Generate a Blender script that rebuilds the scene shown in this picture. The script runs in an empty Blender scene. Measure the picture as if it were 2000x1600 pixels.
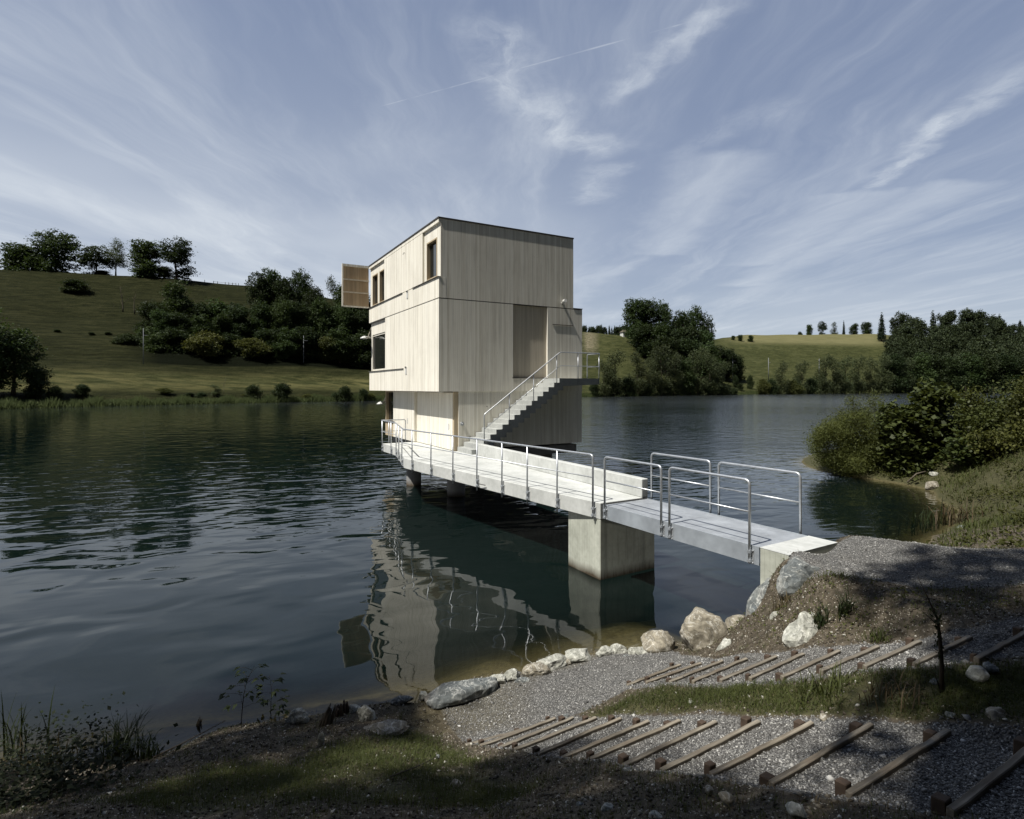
import bpy, bmesh, math, random
import numpy as np
from mathutils import Vector, Matrix, noise as mnoise
R = math.radians
sc = bpy.context.scene
COL = sc.collection
rng = np.random.default_rng(7)

# ------------------------------------------------------------------ camera model
F, CX, HY, CZ = 1095.0, 1000.0, 757.0, 4.1      # focal (px of a 2000 px frame), axis, horizon, eye height over the lake
def P(px, py, z):                                 # the point of height z seen at a pixel
    y = (CZ - z) * F / (py - HY)
    return ((px - CX) / F * y, y, z)
def D(px, py, y):                                 # the point at distance y seen at a pixel
    return ((px - CX) / F * y, y, CZ - (py - HY) / F * y)

# ------------------------------------------------------------------ helpers
def tag(o, label=None, cat=None, group=None, kind=None):
    if label: o['label'] = label
    if cat: o['category'] = cat
    if group: o['group'] = group
    if kind: o['kind'] = kind
    return o
def link(name, me, mat=None, parent=None):
    o = bpy.data.objects.new(name, me); COL.objects.link(o)
    if mat is not None and me is not None:
        me.materials.clear(); me.materials.append(mat)
    if parent is not None: o.parent = parent
    return o
def empty(name, loc=(0, 0, 0), rz=0.0):
    o = bpy.data.objects.new(name, None); COL.objects.link(o)
    o.location = loc; o.rotation_euler = (0, 0, rz); o.empty_display_size = 0.3
    return o
def anchor(root, loc):
    loc = Vector(loc)
    root.location = loc
    for ch in root.children: ch.location = Vector(ch.location) - loc
    return root
def kids(o): return [c for c in COL.objects if c.parent == o]
def fast_mesh(name, V, Fc, smooth=False, attrs=None):
    """V (n,3); Fc (m,k) faces of the same size"""
    V = np.asarray(V, dtype=np.float32); Fc = np.asarray(Fc, dtype=np.int32)
    me = bpy.data.meshes.new(name)
    me.vertices.add(len(V)); me.vertices.foreach_set('co', V.ravel())
    m, k = Fc.shape
    me.loops.add(m * k); me.loops.foreach_set('vertex_index', Fc.ravel())
    me.polygons.add(m)
    me.polygons.foreach_set('loop_start', np.arange(0, m * k, k, dtype=np.int32))
    me.polygons.foreach_set('loop_total', np.full(m, k, dtype=np.int32))
    if smooth: me.polygons.foreach_set('use_smooth', np.ones(m, dtype=bool))
    if attrs:
        for an, av in attrs.items():
            a = me.attributes.new(an, 'FLOAT', 'POINT'); a.data.foreach_set('value', np.asarray(av, dtype=np.float32))
    me.update(calc_edges=True)
    return me

class MB:
    def __init__(s): s.bm = bmesh.new()
    def hexa(s, p):                                # 8 points: bottom 4 ccw, top 4 ccw
        v = [s.bm.verts.new(q) for q in p]
        for f in ((3, 2, 1, 0), (4, 5, 6, 7), (0, 1, 5, 4), (1, 2, 6, 5), (2, 3, 7, 6), (3, 0, 4, 7)):
            s.bm.faces.new([v[i] for i in f])
        return s
    def box(s, x0, x1, y0, y1, z0, z1):
        return s.hexa([(x0, y0, z0), (x1, y0, z0), (x1, y1, z0), (x0, y1, z0), (x0, y0, z1), (x1, y0, z1), (x1, y1, z1), (x0, y1, z1)])
    def prism(s, poly, z0, z1):                    # ccw plan polygon
        b = [s.bm.verts.new((p[0], p[1], z0)) for p in poly]; t = [s.bm.verts.new((p[0], p[1], z1)) for p in poly]
        n = len(poly)
        s.bm.faces.new(b[::-1]); s.bm.faces.new(t)
        for i in range(n): s.bm.faces.new([b[i], b[(i + 1) % n], t[(i + 1) % n], t[i]])
        return s
    def extrude_profile(s, prof, a, b):            # prof: list of (x,z); extruded along y a..b
        p0 = [s.bm.verts.new((p[0], a, p[1])) for p in prof]; p1 = [s.bm.verts.new((p[0], b, p[1])) for p in prof]
        n = len(prof)
        s.bm.faces.new(p0); s.bm.faces.new(p1[::-1])
        for i in range(n): s.bm.faces.new([p0[(i + 1) % n], p0[i], p1[i], p1[(i + 1) % n]])
        return s
    def tube(s, pts, r, n=10, closed_ends=True):
        pts = [Vector(p) for p in pts]
        rs = r if isinstance(r, (list, tuple)) else [r] * len(pts)
        rings = []
        up = Vector((0, 0, 1))
        prev = None
        for i, p in enumerate(pts):
            if i == 0: d = pts[1] - pts[0]
            elif i == len(pts) - 1: d = pts[-1] - pts[-2]
            else: d = (pts[i + 1] - p).normalized() + (p - pts[i - 1]).normalized()
            d.normalize()
            if prev is None:
                a = d.orthogonal().normalized()
            else:
                a = (prev - d * prev.dot(d))
                a = a.normalized() if a.length > 1e-6 else d.orthogonal().normalized()
            prev = a
            b = d.cross(a)
            sc_ = 1.0
            rings.append([s.bm.verts.new(p + (a * math.cos(t) + b * math.sin(t)) * rs[i] * sc_) for t in [2 * math.pi * k / n for k in range(n)]])
        for i in range(len(rings) - 1):
            for k in range(n):
                f = s.bm.faces.new([rings[i][k], rings[i][(k + 1) % n], rings[i + 1][(k + 1) % n], rings[i + 1][k]]); f.smooth = True
        if closed_ends:
            s.bm.faces.new(rings[0][::-1]); s.bm.faces.new(rings[-1])
        return s
    def build(s, name, mat, parent=None, bevel=0.0, seg=2):
        bmesh.ops.recalc_face_normals(s.bm, faces=s.bm.faces)
        if bevel > 0:
            es = [e for e in s.bm.edges if len(e.link_faces) == 2 and e.calc_face_angle(0) > 0.5]
            bmesh.ops.bevel(s.bm, geom=es, offset=bevel, segments=seg, profile=0.6, affect='EDGES', clamp_overlap=True)
        me = bpy.data.meshes.new(name); s.bm.to_mesh(me); s.bm.free()
        return link(name, me, mat, parent)

def bend(pts, rad=0.06, k=5):                      # round the inner corners of a polyline
    pts = [Vector(p) for p in pts]
    out = [pts[0]]
    for i in range(1, len(pts) - 1):
        a, b, c = pts[i - 1], pts[i], pts[i + 1]
        r1 = min(rad, (a - b).length * 0.45, (c - b).length * 0.45)
        p0 = b + (a - b).normalized() * r1; p2 = b + (c - b).normalized() * r1
        for j in range(k + 1):
            t = j / k
            out.append(p0 * (1 - t) ** 2 + b * 2 * t * (1 - t) + p2 * t * t)
    out.append(pts[-1])
    return out

# ------------------------------------------------------------------ materials
def mat(name):
    m = bpy.data.materials.new(name); m.use_nodes = True
    nt = m.node_tree; nt.nodes.clear()
    out = nt.nodes.new('ShaderNodeOutputMaterial'); bs = nt.nodes.new('ShaderNodeBsdfPrincipled')
    nt.links.new(bs.outputs[0], out.inputs[0])
    return m, nt, bs, out
class N:                                           # tiny node-graph writer
    def __init__(s, nt): s.nt = nt
    def new(s, t, **k):
        n = s.nt.nodes.new(t)
        for a, b in k.items(): setattr(n, a, b)
        return n
    def put(s, sock, v):
        if v is None: return
        if isinstance(v, bpy.types.NodeSocket): s.nt.links.new(v, sock)
        elif isinstance(v, (tuple, list)) and sock.type == 'RGBA' and len(v) == 3: sock.default_value = (*v, 1)
        else: sock.default_value = v
    def math(s, op, a, b=None, c=None, clamp=False):
        n = s.new('ShaderNodeMath', operation=op); n.use_clamp = clamp
        s.put(n.inputs[0], a); s.put(n.inputs[1], b)
        if c is not None: s.put(n.inputs[2], c)
        return n.outputs[0]
    def mix(s, f, a, b, blend='MIX'):
        n = s.new('ShaderNodeMix', data_type='RGBA', blend_type=blend)
        s.put(n.inputs[0], f); s.put(n.inputs[6], a); s.put(n.inputs[7], b)
        return n.outputs[2]
    def ramp(s, f, stops, interp='LINEAR'):
        n = s.new('ShaderNodeValToRGB'); n.color_ramp.interpolation = interp
        el = n.color_ramp.elements
        while len(el) < len(stops): el.new(0.5)
        for e, (p, c) in zip(el, stops):
            e.position = p; e.color = (*c, 1) if isinstance(c, (tuple, list)) else (c, c, c, 1)
        s.put(n.inputs[0], f); return n.outputs[0]
    def mapr(s, v, a, b, c=0.0, d=1.0, smooth=False):
        n = s.new('ShaderNodeMapRange'); n.clamp = True
        if smooth: n.interpolation_type = 'SMOOTHSTEP'
        for i, x in enumerate((v, a, b, c, d)): s.put(n.inputs[i], x)
        return n.outputs[0]
    def coord(s, w='Object'): return s.new('ShaderNodeTexCoord').outputs[w]
    def mapping(s, v, scale=(1, 1, 1), loc=(0, 0, 0), rot=(0, 0, 0)):
        n = s.new('ShaderNodeMapping'); s.put(n.inputs[0], v)
        n.inputs[1].default_value = loc; n.inputs[2].default_value = rot; n.inputs[3].default_value = scale
        return n.outputs[0]
    def noise(s, v, scale, detail=4, rough=0.55, dist=0.0, out=0):
        n = s.new('ShaderNodeTexNoise'); s.put(n.inputs['Vector'], v)
        n.inputs['Scale'].default_value = scale; n.inputs['Detail'].default_value = detail
        n.inputs['Roughness'].default_value = rough; n.inputs['Distortion'].default_value = dist
        return n.outputs[out]
    def vor(s, v, scale, out=0, feature='F1'):
        n = s.new('ShaderNodeTexVoronoi', feature=feature); s.put(n.inputs['Vector'], v); n.inputs['Scale'].default_value = scale
        return n.outputs[out]
    def white(s, v, dim='1D'):
        n = s.new('ShaderNodeTexWhiteNoise', noise_dimensions=dim)
        s.put(n.inputs['W' if dim == '1D' else 'Vector'], v)
        return n.outputs[0]
    def xyz(s, v):
        n = s.new('ShaderNodeSeparateXYZ'); s.put(n.inputs[0], v); return n.outputs
    def comb(s, x, y, z):
        n = s.new('ShaderNodeCombineXYZ')
        for i, q in enumerate((x, y, z)): s.put(n.inputs[i], q)
        return n.outputs[0]
    def bump(s, h, strength=0.5, dist=0.01, normal=None):
        n = s.new('ShaderNodeBump'); s.put(n.inputs['Strength'], strength); n.inputs['Distance'].default_value = dist
        s.put(n.inputs['Height'], h)
        if normal is not None: s.put(n.inputs['Normal'], normal)
        return n.outputs[0]
    def attr(s, name):
        n = s.new('ShaderNodeAttribute', attribute_name=name); return n.outputs['Fac']

def m_wood(name, c_lo, c_mid, c_hi, plank=0.085, streak=1.0):
    m, nt, bs, _ = mat(name); g = N(nt)
    co = g.coord(); x, y, z = g.xyz(co)
    s_ = g.math('ADD', x, y)
    u = g.math('DIVIDE', s_, plank)
    pid = g.math('FLOOR', u)
    fr = g.math('FRACT', u)
    rnd = g.white(pid)
    rnd2 = g.white(g.math('ADD', pid, 37.3))
    gv = g.comb(g.math('MULTIPLY', s_, 55.0), g.math('MULTIPLY', rnd, 40.0), g.math('MULTIPLY', z, 1.3))
    grain = g.noise(gv, 1.0, 5, 0.6, 0.4)
    sv = g.comb(g.math('MULTIPLY', s_, 9.0), 3.0, g.math('MULTIPLY', z, 0.35))
    stain = g.noise(sv, 1.0, 4, 0.6)
    kn = g.vor(g.comb(g.math('MULTIPLY', s_, 6.0), rnd, g.math('MULTIPLY', z, 1.6)), 1.0)
    knot = g.mapr(kn, 0.0, 0.075, 1.0, 0.0)
    f = g.math('ADD', g.math('MULTIPLY', rnd, 0.55), g.math('MULTIPLY', g.mapr(grain, 0.3, 0.7), 0.45))
    col = g.ramp(f, [(0.0, c_lo), (0.45, c_mid), (1.0, c_hi)])
    col = g.mix(g.math('MULTIPLY', g.mapr(stain, 0.5, 0.75), 0.42 * streak), col, (0.22, 0.19, 0.14))
    col = g.mix(g.math('MULTIPLY', knot, 0.5), col, (0.2, 0.15, 0.09))
    gap = g.math('MINIMUM', g.mapr(fr, 0.0, 0.05), g.mapr(fr, 0.95, 1.0, 1.0, 0.0))
    col = g.mix(g.math('MULTIPLY', g.math('SUBTRACT', 1.0, gap), 0.42), col, (0.13, 0.10, 0.07))
    g.put(bs.inputs['Base Color'], col); bs.inputs['Roughness'].default_value = 0.75
    bs.inputs['Specular IOR Level'].default_value = 0.25
    cloudy = g.noise(co, 0.6, 4, 0.6)
    col = g.mix(g.mapr(cloudy, 0.5, 0.8, 0, 0.22), col, (0.30, 0.27, 0.22))
    g.put(bs.inputs['Base Color'], col)
    h = g.math('ADD', g.math('MULTIPLY', gap, 1.0), g.math('MULTIPLY', grain, 0.25))
    g.put(bs.inputs['Normal'], g.bump(h, 0.35, 0.004))
    return m
M = {}
M['wood'] = m_wood('pale_spruce_boards', (0.60, 0.56, 0.465), (0.76, 0.725, 0.63), (0.86, 0.835, 0.75))
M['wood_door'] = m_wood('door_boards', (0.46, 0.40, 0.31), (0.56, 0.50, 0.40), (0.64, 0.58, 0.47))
M['wood_jamb'] = m_wood('jamb_wood', (0.34, 0.27, 0.17), (0.42, 0.34, 0.225), (0.50, 0.41, 0.28), 0.3)
M['wood_inner'] = m_wood('shutter_inside', (0.36, 0.26, 0.165), (0.48, 0.36, 0.235), (0.60, 0.47, 0.32), 0.16, 1.6)

def m_simple(name, col, rough=0.6, metal=0.0, nz=0.12, scale=6.0, spec=0.5, bump=0.0):
    m, nt, bs, _ = mat(name); g = N(nt); co = g.coord()
    n1 = g.noise(co, scale, 6, 0.6)
    f = g.mapr(n1, 0.25, 0.75, 1 - nz, 1 + nz)
    c = g.new('ShaderNodeVectorMath', operation='SCALE'); c.inputs[0].default_value = col; g.put(c.inputs['Scale'], f)
    g.put(bs.inputs['Base Color'], c.outputs[0]); bs.inputs['Metallic'].default_value = metal
    g.put(bs.inputs['Roughness'], g.mapr(g.noise(co, scale * 4, 3), 0.3, 0.7, rough * 0.85, min(1, rough * 1.15)))
    bs.inputs['Specular IOR Level'].default_value = spec
    if bump: g.put(bs.inputs['Normal'], g.bump(g.noise(co, scale * 8, 4), bump, 0.004))
    return m
def m_concrete(name, lo, hi, boards=0.0, algae=False):
    m, nt, bs, _ = mat(name); g = N(nt); co = g.coord(); x, y, z = g.xyz(co)
    n1 = g.noise(co, 1.3, 6, 0.65); n2 = g.noise(co, 9, 5, 0.6)
    f = g.math('ADD', g.math('MULTIPLY', n1, 0.65), g.math('MULTIPLY', n2, 0.35))
    col = g.ramp(g.mapr(f, 0.35, 0.65), [(0, lo), (1, hi)])
    streak = g.noise(g.comb(g.math('MULTIPLY', g.math('ADD', x, g.math('MULTIPLY', y, 0.7)), 14.0), 1.0, g.math('MULTIPLY', z, 0.8)), 1.0, 4, 0.6)
    col = g.mix(g.mapr(streak, 0.52, 0.75, 0, 0.55 if boards else 0.34), col, tuple(c * 0.45 for c in lo))
    pores = g.vor(co, 38); h = g.mapr(pores, 0.0, 0.12)
    col = g.mix(g.mapr(pores, 0.05, 0.11, 0.5, 0.0), col, tuple(c * 0.4 for c in lo))
    if boards:
        u = g.math('FRACT', g.math('DIVIDE', g.math('SUBTRACT', g.math('MULTIPLY', y, 0.9), g.math('MULTIPLY', x, 0.45)), boards))
        gap = g.math('MINIMUM', g.mapr(u, 0, 0.08), g.mapr(u, 0.92, 1, 1, 0))
        u2 = g.white(g.math('FLOOR', g.math('DIVIDE', g.math('SUBTRACT', g.math('MULTIPLY', y, 0.9), g.math('MULTIPLY', x, 0.45)), boards)))
        col = g.mix(g.math('MULTIPLY', u2, 0.22), col, lo)
        col = g.mix(g.math('MULTIPLY', g.math('SUBTRACT', 1.0, gap), 0.35), col, tuple(c * 0.5 for c in lo))
        h = g.math('ADD', g.math('MULTIPLY', h, 0.4), gap)
    if algae:
        wet = g.mapr(g.math('ADD', z, g.math('MULTIPLY', streak, 0.30)), 0.16, 0.38, 1.0, 0.0)
        col = g.mix(wet, col, (0.045, 0.032, 0.018))
    g.put(bs.inputs['Base Color'], col); bs.inputs['Roughness'].default_value = 0.8; bs.inputs['Specular IOR Level'].default_value = 0.3
    g.put(bs.inputs['Normal'], g.bump(g.math('ADD', h, g.math('MULTIPLY', n2, 0.5)), 0.3, 0.004))
    return m
M['concrete'] = m_concrete('pale_concrete', (0.38, 0.39, 0.37), (0.55, 0.56, 0.54))
M['concrete_pier'] = m_concrete('board_marked_concrete', (0.30, 0.31, 0.26), (0.48, 0.49, 0.42), 0.09, True)
M['concrete_stair'] = m_concrete('grey_stair_concrete', (0.30, 0.31, 0.30), (0.42, 0.43, 0.41))
M['concrete_dark'] = m_concrete('dark_wet_concrete', (0.10, 0.10, 0.10), (0.17, 0.17, 0.165), 0, True)
M['steel'] = m_simple('galvanised_steel', (0.50, 0.52, 0.54), 0.42, 0.75, 0.18, 14)
M['steel_deck'] = m_simple('galvanised_deck', (0.34, 0.36, 0.38), 0.55, 0.35, 0.3, 2.6, bump=0.15)
M['steel_beam'] = m_simple('galvanised_beam', (0.33, 0.36, 0.39), 0.5, 0.4, 0.25, 1.8)
M['black_metal'] = m_simple('dark_metal', (0.03, 0.03, 0.03), 0.5)
M['mast'] = m_simple('grey_pole', (0.16, 0.17, 0.18), 0.7)
M['white_metal'] = m_simple('white_enamel', (0.55, 0.55, 0.52), 0.4)
M['roofing'] = m_simple('dark_roof_edge', (0.05, 0.045, 0.04), 0.6)
def m_glass():
    m, nt, bs, _ = mat('window_glass'); 
    bs.inputs['Base Color'].default_value = (0.012, 0.014, 0.014, 1); bs.inputs['Roughness'].default_value = 0.03
    bs.inputs['Specular IOR Level'].default_value = 0.9
    return m
M['glass'] = m_glass()

def m_leaf(name, dark, light, trans=0.25, rough=0.6):
    m, nt, bs, out = mat(name); g = N(nt)
    inf = g.new('ShaderNodeObjectInfo').outputs['Random']
    co = g.coord()
    geo = g.new('ShaderNodeNewGeometry')
    f = g.math('ADD', g.math('MULTIPLY', g.mapr(g.noise(co, 0.45, 3), 0.3, 0.7), 0.45), g.math('MULTIPLY', geo.outputs['Random Per Island'], 0.55))
    col = g.ramp(f, [(0, dark), (1, light)])
    hs = g.new('ShaderNodeHueSaturation'); g.put(hs.inputs['Color'], col)
    g.put(hs.inputs['Hue'], g.mapr(inf, 0, 1, 0.485, 0.512)); g.put(hs.inputs['Value'], g.mapr(g.white(inf), 0, 1, 0.75, 1.25))
    g.put(bs.inputs['Base Color'], hs.outputs[0]); bs.inputs['Roughness'].default_value = rough
    bs.inputs['Specular IOR Level'].default_value = 0.15
    tr = g.new('ShaderNodeBsdfTranslucent'); g.put(tr.inputs['Color'], g.mix(0.5, hs.outputs[0], (light[0] * 1.6, light[1] * 1.5, light[2] * 0.8)))
    mx = g.new('ShaderNodeMixShader'); mx.inputs[0].default_value = trans
    nt.links.new(bs.outputs[0], mx.inputs[1]); nt.links.new(tr.outputs[0], mx.inputs[2]); nt.links.new(mx.outputs[0], out.inputs[0])
    return m
M['leaf_tree'] = m_leaf('broadleaf_foliage', (0.016, 0.028, 0.010), (0.050, 0.078, 0.024))
M['leaf_alder'] = m_leaf('alder_foliage', (0.024, 0.034, 0.016), (0.07, 0.085, 0.036))
M['leaf_dark'] = m_leaf('dark_foliage', (0.012, 0.020, 0.008), (0.035, 0.052, 0.018))
M['leaf_birch'] = m_leaf('birch_foliage', (0.030, 0.042, 0.018), (0.075, 0.095, 0.04))
M['leaf_olive'] = m_leaf('olive_foliage', (0.02, 0.026, 0.007), (0.085, 0.095, 0.024))
M['leaf_wood'] = m_leaf('wood_foliage', (0.010, 0.017, 0.009), (0.052, 0.066, 0.028))
M['leaf_willow'] = m_leaf('willow_foliage', (0.035, 0.045, 0.012), (0.13, 0.14, 0.038))
M['leaf_shrub'] = m_leaf('shrub_foliage', (0.016, 0.024, 0.007), (0.085, 0.105, 0.032), 0.25, 0.5)
M['leaf_conifer'] = m_leaf('conifer_needles', (0.010, 0.018, 0.010), (0.026, 0.040, 0.018), 0.05)
M['reed'] = m_leaf('reed_blades', (0.035, 0.05, 0.018), (0.10, 0.12, 0.045))
M['grass'] = m_leaf('grass_blades', (0.03, 0.038, 0.011), (0.095, 0.11, 0.033), 0.25)
M['drygrass'] = m_leaf('dry_blades', (0.04, 0.03, 0.016), (0.15, 0.12, 0.065), 0.15)
M['sedge'] = m_leaf('sedge_blades', (0.010, 0.015, 0.007), (0.042, 0.058, 0.022), 0.2, 0.5)
M['weed'] = m_leaf('weed_leaves', (0.006, 0.009, 0.004), (0.022, 0.030, 0.011), 0.1, 0.7)
M['bark'] = m_simple('bark', (0.045, 0.036, 0.026), 0.9, 0, 0.4, 5, 0.1, 0.6)
M['bark_dead'] = m_simple('dead_wood', (0.10, 0.085, 0.065), 0.9, 0, 0.4, 5, 0.1, 0.5)

def m_rock(name, a, b, c, rust=(0.28, 0.17, 0.08)):
    m, nt, bs, _ = mat(name); g = N(nt); co = g.coord()
    n1 = g.noise(co, 2.2, 7, 0.65, 0.6); n2 = g.noise(co, 14, 6, 0.7); n3 = g.noise(co, 1.1, 3, 0.5, 1.2)
    col = g.ramp(g.mapr(n1, 0.32, 0.68), [(0, a), (0.5, b), (1, c)])
    col = g.mix(g.mapr(n3, 0.56, 0.7, 0, 0.7), col, rust)
    wv = g.math('ABSOLUTE', g.math('SUBTRACT', g.noise(co, 3.0, 5, 0.6, 1.5), 0.5))
    col = g.mix(g.mapr(wv, 0.0, 0.02, 0.45, 0.0), col, (0.75, 0.74, 0.68))
    sp = g.mapr(n2, 0.35, 0.65, 0.6, 1.25)
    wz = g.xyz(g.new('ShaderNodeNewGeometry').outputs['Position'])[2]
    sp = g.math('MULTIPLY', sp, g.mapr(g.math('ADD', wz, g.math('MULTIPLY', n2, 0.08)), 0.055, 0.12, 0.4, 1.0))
    v = g.new('ShaderNodeVectorMath', operation='SCALE'); g.put(v.inputs[0], col); g.put(v.inputs['Scale'], sp)
    g.put(bs.inputs['Base Color'], v.outputs[0]); bs.inputs['Roughness'].default_value = 0.85; bs.inputs['Specular IOR Level'].default_value = 0.25
    g.put(bs.inputs['Normal'], g.bump(g.math('ADD', n1, g.math('MULTIPLY', n2, 0.5)), 0.9, 0.03))
    return m
M['rock_grey'] = m_rock('grey_rock', (0.06, 0.07, 0.075), (0.14, 0.15, 0.145), (0.27, 0.27, 0.25), (0.2, 0.15, 0.1))
M['rock_tan'] = m_rock('tan_rock', (0.13, 0.115, 0.085), (0.24, 0.215, 0.165), (0.37, 0.34, 0.28))
M['rock_pale'] = m_rock('pale_rock', (0.20, 0.20, 0.17), (0.33, 0.33, 0.285), (0.5, 0.49, 0.44), (0.28, 0.22, 0.14))
def m_timber():
    m, nt, bs, _ = mat('weathered_timber'); g = N(nt); co = g.coord()
    inf = g.new('ShaderNodeObjectInfo').outputs['Random']
    v = g.mapping(co, (1.5, 26, 26))
    n1 = g.noise(v, 1.0, 5, 0.6, 0.6); n2 = g.noise(co, 3.5, 4)
    col = g.ramp(g.mapr(n1, 0.3, 0.7), [(0, (0.07, 0.058, 0.043)), (0.5, (0.165, 0.142, 0.108)), (1, (0.29, 0.255, 0.20))])
    col = g.mix(g.mapr(n2, 0.5, 0.72, 0, 0.55), col, (0.09, 0.06, 0.04))
    col = g.mix(g.mapr(inf, 0, 1, 0.0, 0.4), col, (0.14, 0.13, 0.11))
    g.put(bs.inputs['Base Color'], col); bs.inputs['Roughness'].default_value = 0.8; bs.inputs['Specular IOR Level'].default_value = 0.2
    g.put(bs.inputs['Normal'], g.bump(n1, 0.6, 0.006))
    return m
M['timber'] = m_timber()
M['post'] = m_simple('reddish_post', (0.065, 0.046, 0.033), 0.85, 0, 0.4, 9, 0.2, 0.4)

def m_ground():
    m, nt, bs, _ = mat('shore_ground'); g = N(nt); co = g.coord()
    z = g.xyz(co)[2]
    gr = g.attr('gravel'); gs = g.attr('grass')
    n1 = g.noise(co, 1.4, 6, 0.6); n2 = g.noise(co, 11, 5, 0.65); n3 = g.noise(co, 45, 3)
    # gravel: small angular chips
    vc = g.vor(co, 62, 1); vd = g.vor(co, 62, 0)
    val = g.new('ShaderNodeRGBToBW'); g.put(val.inputs[0], vc)
    chips = g.ramp(val.outputs[0], [(0.1, (0.085, 0.083, 0.078)), (0.5, (0.16, 0.157, 0.148)), (0.75, (0.24, 0.235, 0.22)), (0.93, (0.40, 0.39, 0.37))])
    chips = g.mix(g.mapr(vd, 0.3, 0.62, 0, 0.8), chips, (0.035, 0.035, 0.035))
    chips = g.mix(g.mapr(n1, 0.45, 0.7, 0, 0.25), chips, (0.10, 0.085, 0.065))
    # earth: brown with pale crumbs
    earth = g.ramp(g.mapr(n2, 0.3, 0.7), [(0, (0.030, 0.025, 0.017)), (0.6, (0.068, 0.056, 0.039)), (1, (0.13, 0.11, 0.082))])
    ve = g.vor(co, 34, 0); vec = g.new('ShaderNodeRGBToBW'); g.put(vec.inputs[0], g.vor(co, 34, 1))
    crumb = g.math('MULTIPLY', g.mapr(ve, 0.2, 0.3, 1, 0), g.mapr(vec.outputs[0], 0.52, 0.6))
    earth = g.mix(crumb, earth, (0.36, 0.33, 0.27))
    turf = g.ramp(g.mapr(n2, 0.3, 0.7), [(0, (0.024, 0.026, 0.009)), (1, (0.062, 0.062, 0.022))])
    gm = g.mapr(g.math('ADD', gs, g.math('MULTIPLY', g.math('SUBTRACT', n1, 0.5), 0.9)), 0.35, 0.6)
    col = g.mix(g.math('MULTIPLY', gm, 0.8), earth, turf)
    k = g.mapr(g.math('ADD', gr, g.math('ADD', g.math('MULTIPLY', g.math('SUBTRACT', n2, 0.5), 0.5), g.math('MULTIPLY', g.math('SUBTRACT', n3, 0.5), 0.35))), 0.42, 0.58)
    col = g.mix(k, col, chips)
    silt = g.ramp(g.mapr(n2, 0.3, 0.7), [(0, (0.055, 0.045, 0.022)), (1, (0.13, 0.11, 0.055))])
    wet = g.mapr(g.math('ADD', z, g.math('MULTIPLY', g.math('SUBTRACT', n2, 0.5), 0.06)), -0.02, 0.06, 1, 0)
    col = g.mix(wet, col, silt)
    g.put(bs.inputs['Base Color'], col); bs.inputs['Roughness'].default_value = 0.9; bs.inputs['Specular IOR Level'].default_value = 0.2
    hg = g.math('MULTIPLY', g.math('SUBTRACT', 1.0, vd), 1.0)
    h = g.math('ADD', g.math('MULTIPLY', k, hg), g.math('ADD', g.math('MULTIPLY', n2, 1.5), g.math('MULTIPLY', crumb, 0.6)))
    g.put(bs.inputs['Normal'], g.bump(h, 0.8, 0.012))
    return m
M['ground'] = m_ground()
def m_hills():
    m, nt, bs, _ = mat('hill_meadow'); g = N(nt); co = g.coord(); x, y, z = g.xyz(co)
    zz = g.comb(g.math('MULTIPLY', x, 0.16), g.math('MULTIPLY', y, 0.08), g.math('MULTIPLY', z, 1.5))
    terr = g.mapr(g.noise(zz, 1.0, 6, 0.7, 0.5), 0.25, 0.75)
    n1 = g.noise(co, 0.025, 5, 0.6); n2 = g.noise(co, 0.7, 6, 0.75); n3 = g.noise(g.mapping(co, (0.05, 0.2, 0.6)), 1.0, 5, 0.65)
    f = g.math('ADD', g.math('MULTIPLY', terr, 0.5), g.math('ADD', g.math('MULTIPLY', n1, 0.2), g.math('MULTIPLY', n2, 0.3)))
    col = g.ramp(g.mapr(f, 0.36, 0.64), [(0, (0.029, 0.034, 0.012)), (0.5, (0.052, 0.058, 0.021)), (1, (0.090, 0.092, 0.038))])
    hay = g.attr('hay')
    col = g.mix(g.math('MULTIPLY', hay, g.mapr(n3, 0.3, 0.6, 0.6, 1.0)), col, (0.175, 0.165, 0.08))
    mead = g.attr('meadow')
    col = g.mix(g.math('MULTIPLY', mead, g.mapr(n3, 0.42, 0.66, 0.0, 0.6)), col, (0.21, 0.19, 0.08))
    wd = g.attr('dark')
    col = g.mix(wd, col, (0.012, 0.016, 0.006))
    sc_ = g.attr('scar')
    col = g.mix(g.math('MULTIPLY', sc_, g.mapr(n2, 0.35, 0.6)), col, (0.33, 0.28, 0.20))
    tone = g.math('MULTIPLY', g.mapr(x, -90.0, 60.0, 0.34, 0.85, True), g.math('ADD', 1.0, g.math('MULTIPLY', mead, 0.9)))  # dimness of the left hill is put into the grass colour
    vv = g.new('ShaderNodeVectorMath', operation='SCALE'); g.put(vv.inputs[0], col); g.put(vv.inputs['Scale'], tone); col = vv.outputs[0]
    g.put(bs.inputs['Base Color'], col); bs.inputs['Roughness'].default_value = 1.0; bs.inputs['Specular IOR Level'].default_value = 0.05
    g.put(bs.inputs['Normal'], g.bump(g.math('ADD', g.math('MULTIPLY', terr, 0.5), g.math('MULTIPLY', n2, 0.9)), 0.9, 1.0))
    return m
M['hills'] = m_hills()

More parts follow.
